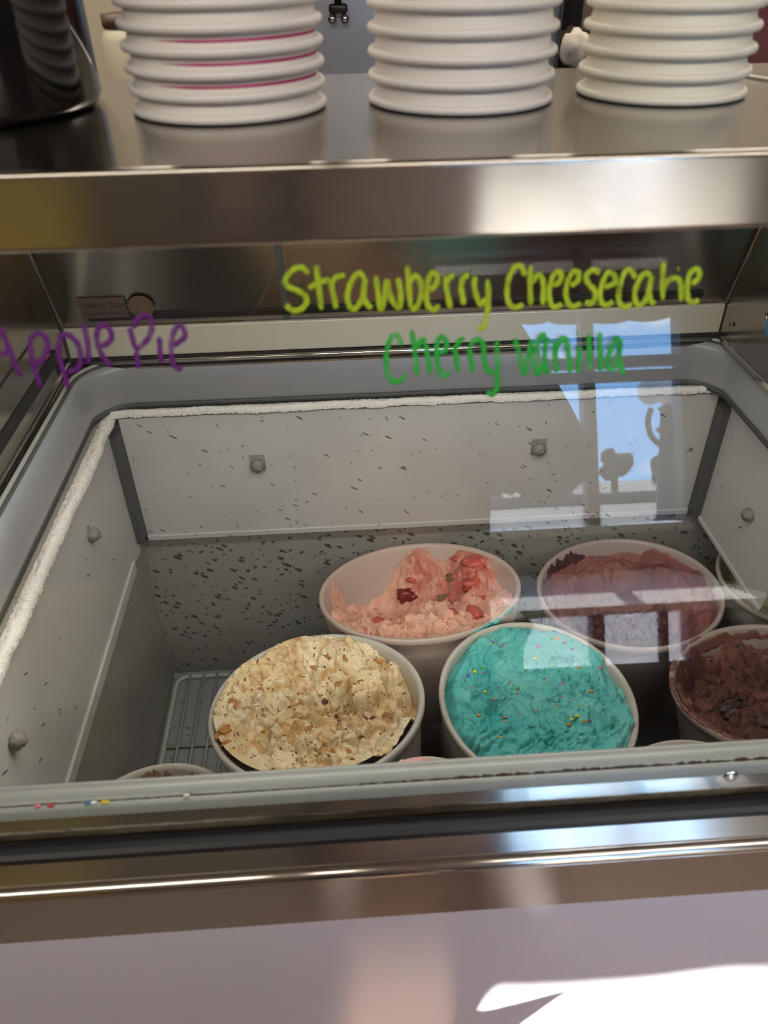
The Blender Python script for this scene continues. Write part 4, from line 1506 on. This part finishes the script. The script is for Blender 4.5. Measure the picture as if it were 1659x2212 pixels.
def cup_proto(r, band, mat, stripe):
    """inverted paper cup: rolled rim at the bottom"""
    rr = 0.0024
    rim = [(r - rr + rr * math.cos(a), rr + rr * math.sin(a)) for a in np.linspace(-math.pi, math.pi, 15)]
    sl = 0.20
    rw_ = r - 1.6 * rr
    body = [(rw_ - 0.0006, 0.002), (rw_, 0.005), (rw_ - sl * (CUP_H - 0.006), CUP_H - 0.002), (rw_ - sl * (CUP_H - 0.006) - 0.002, CUP_H - 0.0005), (rw_ - sl * (CUP_H - 0.006) - 0.003, CUP_H - 0.004), (0.0, CUP_H - 0.004)]
    bme = lathe_me(body, 96)
    rme = lathe_me(rim, 96)
    sme = None
    if stripe:
        z0 = band
        n = 60
        v, f = [], []
        for i in range(n + 1):
            an = math.radians(-128 + 120 * i / n)
            wv = 0.0007 * min(1, i / 12)
            for z in (z0 - wv, z0 + wv):
                q = rw_ - sl * (z - 0.005) + 0.0003
                v.append((q * math.cos(an), q * math.sin(an), z))
        for i in range(n):
            f.append((2 * i, 2 * i + 2, 2 * i + 3, 2 * i + 1))
        sme = mesh(v, f)
    return bme, rme, sme


ORD = ['lowest', 'second', 'third', 'fourth', 'fifth', 'sixth', 'seventh', 'eighth', 'ninth']
STACKS = [
    ((-0.0585, 0.499), 0.0552, 0.01015, M['cup'], True, 'magenta lined paper cup, {} from the shelf in the left stack', 'magenta lined cups in the left stack', 8),
    ((0.0751, 0.5043), 0.0538, 0.0117, M['cup'], False, 'plain white paper cup, {} from the shelf in the middle stack', 'white cups in the middle stack', 7),
    ((0.1966, 0.5096), 0.0493, 0.0110, M['cup_cream'], False, 'creamy white paper cup, {} from the shelf in the right stack', 'creamy cups in the right stack', 8)]
for (sx, sy), r, pitch, mat, stripe, lab, grp, n in STACKS:
    bme, rme, sme = cup_proto(r, pitch * 0.72, mat, stripe)
    for i in range(n):
        word = ORD[i] if i else 'the lowest'
        t = empty('paper_cup', (sx + random.uniform(-0.0001, 0.0001), sy + random.uniform(-0.0001, 0.0001), SZ + 0.0002 + pitch * i), (lab.format(word) if i else lab.replace('{} from the shelf', 'resting on the shelf')).replace('  ', ' '), 'cup', grp)
        t.rotation_euler.z = random.uniform(-0.15, 0.15)
        obj('cup_wall', bme, mat, t, True)
        obj('rolled_rim', rme, mat, t, True)
        if sme is not None and i not in (0, 4):
            obj('printed_line', sme, M['magenta'], t)

# black canister at the left end of the shelf
cr = 0.078
CN = empty('canister', (-0.2135, 0.512, SZ), 'glossy black canister standing on the shelf left of the cups', 'canister')
obj('body', lathe_me([(0.0, 0.0), (cr - 0.008, 0.0), (cr - 0.003, 0.0015), (cr, 0.007), (cr, 0.150), (cr - 0.004, 0.156), (0.0, 0.156)], 96), M['black_gloss'], CN, True)
obj('lid', lathe_me([(0.0, 0.1565), (cr + 0.001, 0.1565), (cr + 0.001, 0.172), (cr - 0.006, 0.176), (0.0, 0.176)], 96), M['black_gloss'], CN, True)

# blue disc and hook at the right side panel
BD = empty('plastic_disc', (0.470, 0.772, 1.0865), 'blue round plastic disc hanging against the right steel side panel', 'disc')
M['blue'] = plain('blue_plastic', srgb(44, 140, 206), 0.35, noise=0.06)
dm = lathe_me([(0.0, 0.003), (0.014, 0.003), (0.0175, 0.001), (0.0175, -0.001), (0.0, -0.001)], 40)
dm.transform(Matrix.Rotation(math.radians(-90), 4, 'Y'))
obj('disc', dm, M['blue'], BD, True, (0.0, -0.010, 0.014))
hk = [(0.0005, 0.016, 0.018), (-0.003, 0.010, 0.021), (-0.005, 0.003, 0.020), (-0.004, 0.001, 0.016)]
v, f = tube_me([Vector(p) for p in smooth_path(hk, 5)], 0.0011, 6)
obj('hook', mesh(v, f), M['chrome'], BD, True)

# loose sprinkles on the front strip
for k, (px, py, c, nm) in enumerate([(82, 1741, srgb(226, 130, 140), 'pink'), (110, 1740, srgb(200, 52, 50), 'red'), (190, 1735, srgb(60, 120, 170), 'blue'), (203, 1734, srgb(230, 228, 222), 'white'), (227, 1733, srgb(228, 206, 44), 'yellow'), (403, 1718, srgb(226, 224, 212), 'ivory')]):
    r = ray(px, py)
    yy = 0.2738
    p = CAM + r * (yy / r[1])
    L_, R0 = (0.0042 if nm != 'yellow' else 0.0055), 0.0011
    me = lathe_me([(0.0, -L_ / 2), (R0 * 0.8, -L_ / 2 + R0 * 0.4), (R0, -L_ / 2 + R0), (R0, L_ / 2 - R0), (R0 * 0.8, L_ / 2 - R0 * 0.4), (0.0, L_ / 2)], 10)
    me.transform(Matrix.Rotation(math.radians(90), 4, 'Y'))
    o = obj('sugar_sprinkle', me, plain('sugar_' + nm, c, 0.4, noise=0.04), None, True, tuple(p))
    tag(o, nm + ' sugar sprinkle stuck below the front gasket at left', 'sprinkle', 'loose sprinkles on the front strip')

# ================================================================== things behind the freezer (seen between the cup stacks)
M['fridge'] = steel('fridge_steel', srgb(150, 152, 160), 0.34, 0.3)
FRG = empty('steel_machine', (0.06, 1.75, 0.0), 'grey steel serving machine behind the cups with two small dark taps', 'machine')
part(box('cabinet', (-0.22, 1.60, 0.0), (0.42, 2.1, 1.95), M['fridge'], None, 0.012, True), FRG)
M['tap'] = plain('dark_brass', srgb(70, 62, 54), 0.3, 0.8, noise=0.2)
part(tube('tap_rod', [(0.018, 1.588, 1.44), (0.018, 1.585, 1.350)], 0.006, M['tap'], None, 10), FRG)
part(box('tap_bridge', (0.002, 1.575, 1.340), (0.034, 1.5995, 1.354), M['tap'], None, 0.004, True), FRG)
for xx in (0.007, 0.029):
    me = blob_me(0.0075, 5, 2, 0.0)
    me.transform(Matrix.Translation((xx, 1.580, 1.332)))
    part(obj('tap_knob', me, M['chrome'], None, True), FRG)
CT = empty('back_counter', (0.8, 2.6, 0.0), 'brown back counter along the beige wall behind the freezer', 'counter')
M['brown'] = plain('brown_laminate', srgb(92, 70, 58), 0.5, noise=0.1)
part(box('counter_top', (-2.2, 2.25, 0.93), (2.8, 3.1, 0.97), M['brown'], None, 0.004), CT)
part(box('counter_base', (-2.15, 2.32, 0.0), (2.75, 3.08, 0.93), M['brown'], None, 0.004), CT)
BX = empty('coffee_machine', (0.55, 2.45, 0.97), 'black boxy machine with a crumpled paper on the back counter', 'machine')
part(box('housing', (0.44, 2.28, 0.97), (0.650, 2.75, 1.62), M['black_gloss'], None, 0.015, True), BX)
pm = blob_me(0.05, 44, 3, 0.18)
pm.transform(Matrix.Translation((0.632, 2.262, 1.205)) @ Matrix.Diagonal((0.9, 0.3, 0.7, 1)))
M['paper'] = plain('crumpled_paper', srgb(200, 186, 168), 0.8, noise=0.1)
part(obj('crumpled_paper', pm, M['paper'], None, True), BX)
PW = empty('poster_frame', (0.9, 3.28, 1.5), 'brown framed board on the beige back wall', 'board')
part(box('board', (0.90, 3.262, 1.15), (1.06, 3.29, 1.9), M['brown'], None, 0.004), PW)
RB = empty('storage_box', (1.15, 2.45, 0.97), 'dark red storage box on the back counter at right', 'box')
M['darkred'] = plain('dark_red_card', srgb(96, 48, 48), 0.6, noise=0.1)
part(box('carton', (0.98, 2.3, 0.97), (1.5, 2.75, 1.30), M['darkred'], None, 0.006), RB)
part(box('carton_lid', (0.975, 2.295, 1.301), (1.505, 2.755, 1.345), M['paper'], None, 0.006), RB)
JR = empty('jar', (-0.555, 2.45, 0.97), 'small brown jar with pale lid on the back counter at left', 'jar')
obj('jar_body', lathe_me([(0.0, 0.0), (0.05, 0.0), (0.055, 0.01), (0.055, 0.26), (0.04, 0.29), (0.0, 0.29)], 32), M['wall'], JR, True)
obj('jar_lid', lathe_me([(0.0, 0.291), (0.045, 0.291), (0.045, 0.32), (0.0, 0.325)], 32), M['brown'], JR, True)
wc = [(0.268, 0.585, SZ + 0.0012), (0.275, 0.55, SZ + 0.0012), (0.295, 0.525, SZ + 0.0012), (0.34, 0.51, SZ + 0.0012), (0.40, 0.515, SZ + 0.0012)]
v, f = tube_me([Vector(p) for p in smooth_path(wc, 8)], 0.0011, 6)
tag(obj('string', mesh(v, f), M['cup_cream'], None, True), 'thin white string lying on the shelf right of the cups', 'string')

# ================================================================== customer side: window table, wall panel
TB = empty('window_table', (1.2, -2.57, 0.0), 'white table under the window with a strip of sun on it', 'table')
M['bench'] = plain('white_table_paint', srgb(244, 243, 242), 0.4, noise=0.05, nscale=14)
part(box('table_top', (0.50, -2.96, 0.708), (1.55, -2.0, 0.74), M['bench'], None, 0.003), TB)
for xx in (0.58, 1.47):
    for yy in (-2.9, -2.06):
        part(box('leg', (xx - 0.02, yy - 0.02, 0.0), (xx + 0.02, yy + 0.02, 0.708), M['frame'], None, 0.003), TB)
YB = empty('low_cabinet', (-1.86, -2.8, 0.0), 'low olive yellow cabinet against the wall behind the customer', 'cabinet')
part(box('carcass', (-2.6, -2.985, 0.0), (-1.12, -2.62, 0.82), M['yellow_green'], None, 0.006), YB)
for k in range(3):
    d_ = part(box('door', (-2.58 + k * 0.485, -2.62, 0.08), (-2.11 + k * 0.485, -2.60, 0.80), M['yellow_green'], None, 0.004), YB)
    kn = box('handle', (-2.16 + k * 0.485, -2.60, 0.66), (-2.145 + k * 0.485, -2.58, 0.76), M['chrome'], None, 0.003)
    kn.parent = d_
YB2 = box('menu_board', (0.02, -2.985, 0.9), (0.36, -2.95, 2.2), plain('olive_board', srgb(92, 96, 54), 0.6, noise=0.06), None, 0.004)
tag(YB2, 'narrow dark olive board beside the window', 'board')

# ================================================================== outdoors through the window
M['pavement'] = plain('pavement', srgb(64, 63, 68), 0.85, noise=0.15, nscale=0.6)
struct(box('outdoor_ground', (-60, -120, -0.25), (60, wy0 - 0.001, -0.15), M['pavement']))
AW = empty('awning', (1.2, -3.4, 2.3), 'maroon shop awning with scalloped edge outside the window', 'awning')
M['awning'] = plain('maroon_canvas', srgb(112, 74, 78), 0.8, noise=0.08, nscale=20, trans=0.35)
v = [(-0.3, -3.13, 2.75), (3.2, -3.13, 2.75), (3.2, -3.75, 2.30), (-0.3, -3.75, 2.30)]
v += [(x, y, z + 0.012) for x, y, z in v]
part(obj('canopy', mesh(v, [(0, 1, 2, 3), (7, 6, 5, 4), (0, 4, 5, 1), (1, 5, 6, 2), (2, 6, 7, 3), (3, 7, 4, 0)]), M['awning'], None), AW)
v, f = [], []
n = 140
for i in range(n + 1):
    x = -0.3 + 3.5 * i / n
    ph = (x / 0.24) % 1.0
    z = 2.135 - 0.022 * math.sqrt(max(0, 1 - (2 * ph - 1) ** 2)) + 0.015 * math.sin(x * 3)
    v += [(x, -3.755, 2.315), (x, -3.765, z)]
for i in range(n):
    f.append((2 * i, 2 * i + 1, 2 * i + 3, 2 * i + 2))
o = part(obj('valance', mesh(v, f), M['awning'], None), AW)
o.modifiers.new('thickness', 'SOLIDIFY').thickness = 0.004

LP = empty('street_lamp', (5.35, -12.0, -0.15), 'ornate dark street lamp post with white globes outside the window', 'street lamp')
M['iron'] = plain('dark_iron', srgb(66, 64, 64), 0.6, noise=0.15)
M['globe'] = plain('milk_glass_globe', srgb(226, 222, 214), 0.25, noise=0.03, trans=0.5)
obj('post', lathe_me([(0.0, 0.0), (0.34, 0.0), (0.34, 0.5), (0.24, 0.6), (0.20, 1.2), (0.13, 1.9), (0.12, 2.0), (0.2, 2.06), (0.12, 2.12), (0.10, 2.35), (0.15, 2.42), (0.0, 2.5)], 24), M['iron'], LP, True)
for k, an in enumerate((175, 55, 300)):
    ca, sa = math.cos(math.radians(an)), math.sin(math.radians(an))
    pts = [(0.08 * ca, 0.08 * sa, 1.75), (0.28 * ca, 0.28 * sa, 1.95), (0.34 * ca, 0.34 * sa, 2.2), (0.27 * ca, 0.27 * sa, 2.42)]
    tube('bracket_arm', smooth_path(pts, 6), 0.05, M['iron'], LP, 8)
    g = lathe_me([(0.0, -0.22), (0.10, -0.2), (0.19, -0.10), (0.22, 0.02), (0.19, 0.14), (0.10, 0.21), (0.0, 0.23)], 24)
    obj('globe', g, M['globe'], LP, True, (0.27 * ca, 0.27 * sa, 2.70))
M['leaf'] = plain('dark_foliage', srgb(66, 72, 58), 0.8, noise=0.4, nscale=2)
M['bark'] = plain('bark', srgb(70, 58, 48), 0.9, noise=0.3, nscale=8)
TREES = [(9.0, -46, 1.5, 2.2, 'low dark round tree at the left of the far treeline'), (12.6, -46, 1.6, 2.4, 'wide dark tree left of the lamp in the far treeline'), (16.2, -46, 1.3, 3.0, 'small pointed tree beside the lamp in the far treeline'),
         (19.8, -46, 1.6, 2.3, 'dark tree right of the lamp in the far treeline'), (23.6, -46, 1.7, 2.4, 'dark tree at the right end of the far treeline')]
for k, (x, y, r, hh, lab) in enumerate(TREES):
    t = empty('tree', (x, y, -0.15), lab, 'tree', 'trees across the street')
    bm = bmesh.new()
    rg = random.Random(40 + k)
    for q in range(16):
        a, rr = rg.uniform(0, 6.28), r * 0.62 * math.sqrt(rg.random())
        g = bmesh.ops.create_icosphere(bm, subdivisions=2, radius=r * rg.uniform(0.28, 0.45))
        c = Vector((rr * math.cos(a), rr * math.sin(a) * 0.8, hh * rg.uniform(0.35, 0.85)))
        for vv in g['verts']:
            vv.co = vv.co * rg.uniform(0.85, 1.15) + c
    obj('crown', bm_mesh(bm), M['leaf'], t, True)
    tube('trunk', [(0, 0, 0), (0.05, 0, hh * 0.5)], 0.22, M['bark'], t, 10)
HG = box('hedge', (-10, -34.5, -0.15), (40, -33.5, 0.35), plain('hedge_leaves', srgb(92, 92, 84), 0.9, noise=0.4, nscale=3), None, 0.15)
tag(HG, 'long low grey green hedge across the street', 'hedge')

# ================================================================== the person taking the picture (seen as a dark reflection)
M['skin'] = plain('skin', srgb(186, 140, 116), 0.5, noise=0.06, nscale=30, sss=0.1, sssr=0.01)
M['jacket'] = plain('taupe_jacket', srgb(124, 114, 104), 0.85, noise=0.12, nscale=40)
M['trousers'] = plain('dark_trousers', srgb(46, 44, 50), 0.85, noise=0.1, nscale=40)
M['hair'] = plain('brown_hair', srgb(46, 34, 28), 0.6, noise=0.2, nscale=90)
M['shoe'] = plain('white_shoe', srgb(232, 226, 222), 0.5, noise=0.03)
M['phone'] = plain('dark_phone', srgb(24, 24, 26), 0.15, noise=0.1)

J = {'pelvis': (0.075, -0.58, 0.96), 'belly': (0.075, -0.57, 1.10), 'chest': (0.075, -0.56, 1.29), 'upper': (0.075, -0.56, 1.42), 'neck': (0.07, -0.55, 1.51), 'head0': (0.065, -0.525, 1.58),
     'head1': (0.06, -0.515, 1.66), 'head2': (0.06, -0.525, 1.72),
     'rs': (0.245, -0.545, 1.42), 're': (0.315, -0.42, 1.215), 'rw': (0.105, -0.125, 1.385), 'ls': (-0.095, -0.545, 1.42), 'le': (-0.175, -0.41, 1.215), 'lw': (-0.095, -0.125, 1.385),
     'rh': (0.165, -0.58, 0.91), 'rk': (0.205, -0.50, 0.50), 'ra': (0.253, -0.395, 0.10), 'lh': (-0.015, -0.58, 0.91), 'lk': (-0.03, -0.56, 0.50), 'la': (-0.045, -0.58, 0.10)}
RAD = {'pelvis': (0.155, 0.11), 'belly': (0.145, 0.10), 'chest': (0.165, 0.11), 'upper': (0.15, 0.095), 'neck': (0.056, 0.058), 'head0': (0.062, 0.075), 'head1': (0.076, 0.092), 'head2': (0.066, 0.082),
       'rs': (0.064, 0.062), 're': (0.043, 0.043), 'rw': (0.028, 0.03), 'ls': (0.064, 0.062), 'le': (0.043, 0.043), 'lw': (0.028, 0.03),
       'rh': (0.088, 0.09), 'rk': (0.058, 0.06), 'ra': (0.040, 0.044), 'lh': (0.088, 0.09), 'lk': (0.058, 0.06), 'la': (0.040, 0.044)}
E_BODY = [('pelvis', 'belly'), ('belly', 'chest'), ('chest', 'upper'), ('upper', 'neck'), ('neck', 'head0'), ('head0', 'head1'), ('head1', 'head2'), ('upper', 'rs'), ('rs', 're'), ('re', 'rw'),
          ('upper', 'ls'), ('ls', 'le'), ('le', 'lw'), ('pelvis', 'rh'), ('rh', 'rk'), ('rk', 'ra'), ('pelvis', 'lh'), ('lh', 'lk'), ('lk', 'la')]


def skinned(name, joints, radii, edges, root, mat, parent=None, sub=2):
    names = list(joints)
    me = bpy.data.meshes.new(name)
    me.from_pydata([joints[k] for k in names], [(names.index(a), names.index(b_)) for a, b_ in edges], [])
    o = bpy.data.objects.new(name, me)
    col.objects.link(o)
    me.materials.append(mat)
    sk = o.modifiers.new('skin', 'SKIN')
    sk.use_smooth_shade = True
    lay = me.skin_vertices[0].data if me.skin_vertices else None
    if lay:
        for i, k in enumerate(names):
            lay[i].radius = radii[k]
            lay[i].use_root = (k == root)
    ss = o.modifiers.new('subdivision', 'SUBSURF')
    ss.levels = ss.render_levels = sub
    if parent is not None:
        o.parent = parent
    return o


# hands: palm and five fingers each, closing on the sides of the phone
def add_hand(side, Jd, Rd, E):
    s = 1 if side == 'r' else -1
    w = Vector(Jd[side + 'w'])
    palm = Vector((s * 0.066, -0.070, 1.405))
    Jd[side + 'p'] = tuple(palm)
    Rd[side + 'p'] = (0.022, 0.014)
    E.append((side + 'w', side + 'p'))
    for k in range(4):
        a = Vector((s * 0.056, -0.048 + 0.002 * k, 1.395 + 0.019 * k))
        b_ = Vector((s * 0.054, -0.026, 1.398 + 0.020 * k))
        c = Vector((s * 0.040, -0.0235 + 0.0125 * 0, 1.402 + 0.020 * k))
        ln = (0.85, 1.0, 1.05, 0.95)[k]
        c = b_ + (c - b_) * ln
        for nm, q, r in ((f'{side}f{k}a', a, 0.0095), (f'{side}f{k}b', b_, 0.0082), (f'{side}f{k}c', c, 0.0066)):
            Jd[nm] = tuple(q)
            Rd[nm] = (r, r)
        E += [(side + 'p', f'{side}f{k}a'), (f'{side}f{k}a', f'{side}f{k}b'), (f'{side}f{k}b', f'{side}f{k}c')]
    for nm, q, r in ((side + 't0', (s * 0.052, -0.072, 1.395), 0.011), (side + 't1', (s * 0.036, -0.062, 1.412), 0.0095), (side + 't2', (s * 0.022, -0.055, 1.430), 0.0075)):
        Jd[nm] = q
        Rd[nm] = (r, r)
    E += [(side + 'p', side + 't0'), (side + 't0', side + 't1'), (side + 't1', side + 't2')]


add_hand('r', J, RAD, E_BODY)
add_hand('l', J, RAD, E_BODY)
PERSON = skinned('person', J, RAD, E_BODY, 'pelvis', M['skin'])
tag(PERSON, 'person in taupe jacket and white shoes holding up a phone, seen as a reflection', 'person')
sub = lambda ks: {k: J[k] for k in ks}
jk = ['pelvis', 'belly', 'chest', 'upper', 'rs', 're', 'rw', 'ls', 'le', 'lw']
jj = sub(jk)
jj['rw'] = tuple(Vector(J['re']).lerp(Vector(J['rw']), 0.88))
jj['lw'] = tuple(Vector(J['le']).lerp(Vector(J['lw']), 0.88))
jr = {k: (RAD[k][0] + 0.022, RAD[k][1] + 0.024) for k in jk}
jr['re'] = jr['le'] = (0.072, 0.070)
skinned('jacket', jj, jr, [e for e in E_BODY if e[0] in jk and e[1] in jk], 'pelvis', M['jacket'], PERSON)
tk = ['pelvis', 'rh', 'rk', 'ra', 'lh', 'lk', 'la']
skinned('trousers', sub(tk), {k: (RAD[k][0] + 0.016, RAD[k][1] + 0.016) for k in tk}, [e for e in E_BODY if e[0] in tk and e[1] in tk], 'pelvis', M['trousers'], PERSON)
for nm, (hx, hy), (tx, ty) in (('r', (0.255, -0.40), (0.312, -0.155)), ('l', (-0.045, -0.60), (-0.07, -0.335))):
    js = {'h': (hx, hy, 0.045), 'm': ((hx + tx) / 2, (hy + ty) / 2, 0.042), 't': (tx, ty, 0.034), 'a': (hx, hy + 0.01, 0.10)}
    skinned('shoe', js, {'h': (0.042, 0.044), 'm': (0.044, 0.040), 't': (0.042, 0.032), 'a': (0.046, 0.05)}, [('h', 'm'), ('m', 't'), ('h', 'a')], 'h', M['shoe'], PERSON)
# head features
hb = bmesh.new()
g = bmesh.ops.create_uvsphere(hb, u_segments=28, v_segments=18, radius=1.0)
for vv in hb.verts:
    c = vv.co
    k = 1.0
    if c.y > 0.45 and c.z < 0.35:
        k = 0.0
    vv.co = Vector((c.x * 0.093, c.y * 0.106 - (0.02 if k == 0 else 0), c.z * 0.108)) + Vector((0.06, -0.535, 1.715))
hair = obj('hair', bm_mesh(hb), M['hair'], None, True)
hair.parent = PERSON
for sx in (-1, 1):
    em = blob_me(0.012, 3, 2, 0.0)
    em.transform(Matrix.Translation((0.06 + sx * 0.031, -0.432, 1.665)))
    o = obj('eye', em, M['paper'], None, True)
    o.parent = PERSON
    am = blob_me(0.026, 4, 2, 0.05)
    am.transform(Matrix.Translation((0.06 + sx * 0.085, -0.525, 1.645)) @ Matrix.Diagonal((0.35, 0.8, 1.1, 1)))
    o = obj('ear', am, M['skin'], None, True)
    o.parent = PERSON
nm = blob_me(0.017, 6, 2, 0.0)
nm.transform(Matrix.Translation((0.06, -0.420, 1.635)) @ Matrix.Diagonal((0.75, 0.9, 1.5, 1)))
o = obj('nose', nm, M['skin'], None, True)
o.parent = PERSON
mm = blob_me(0.018, 8, 2, 0.0)
mm.transform(Matrix.Translation((0.06, -0.438, 1.595)) @ Matrix.Diagonal((1.2, 0.5, 0.35, 1)))
o = obj('mouth', mm, M['berry_l'], None, True)
o.parent = PERSON
# phone, just behind the point the picture is taken from
PH = empty('phone', (0, 0, 0), 'dark slim phone held up in both hands, seen as a reflection', 'phone')
pm_ = box_me((-0.0375, -0.079, -0.0085), (0.0375, 0.079, -0.0005), 0.004, 3)
Pm = Matrix.Translation(Vector(CAM)) @ m3.to_4x4() @ Matrix.Translation((-0.012, -0.055, 0.014))
pm_.transform(Pm)
obj('phone_body', pm_, M['phone'], PH, True)
scr = box_me((-0.034, -0.074, -0.0001), (0.034, 0.074, 0.0002))
scr.transform(Pm)
obj('screen', scr, M['black_gloss'], PH)
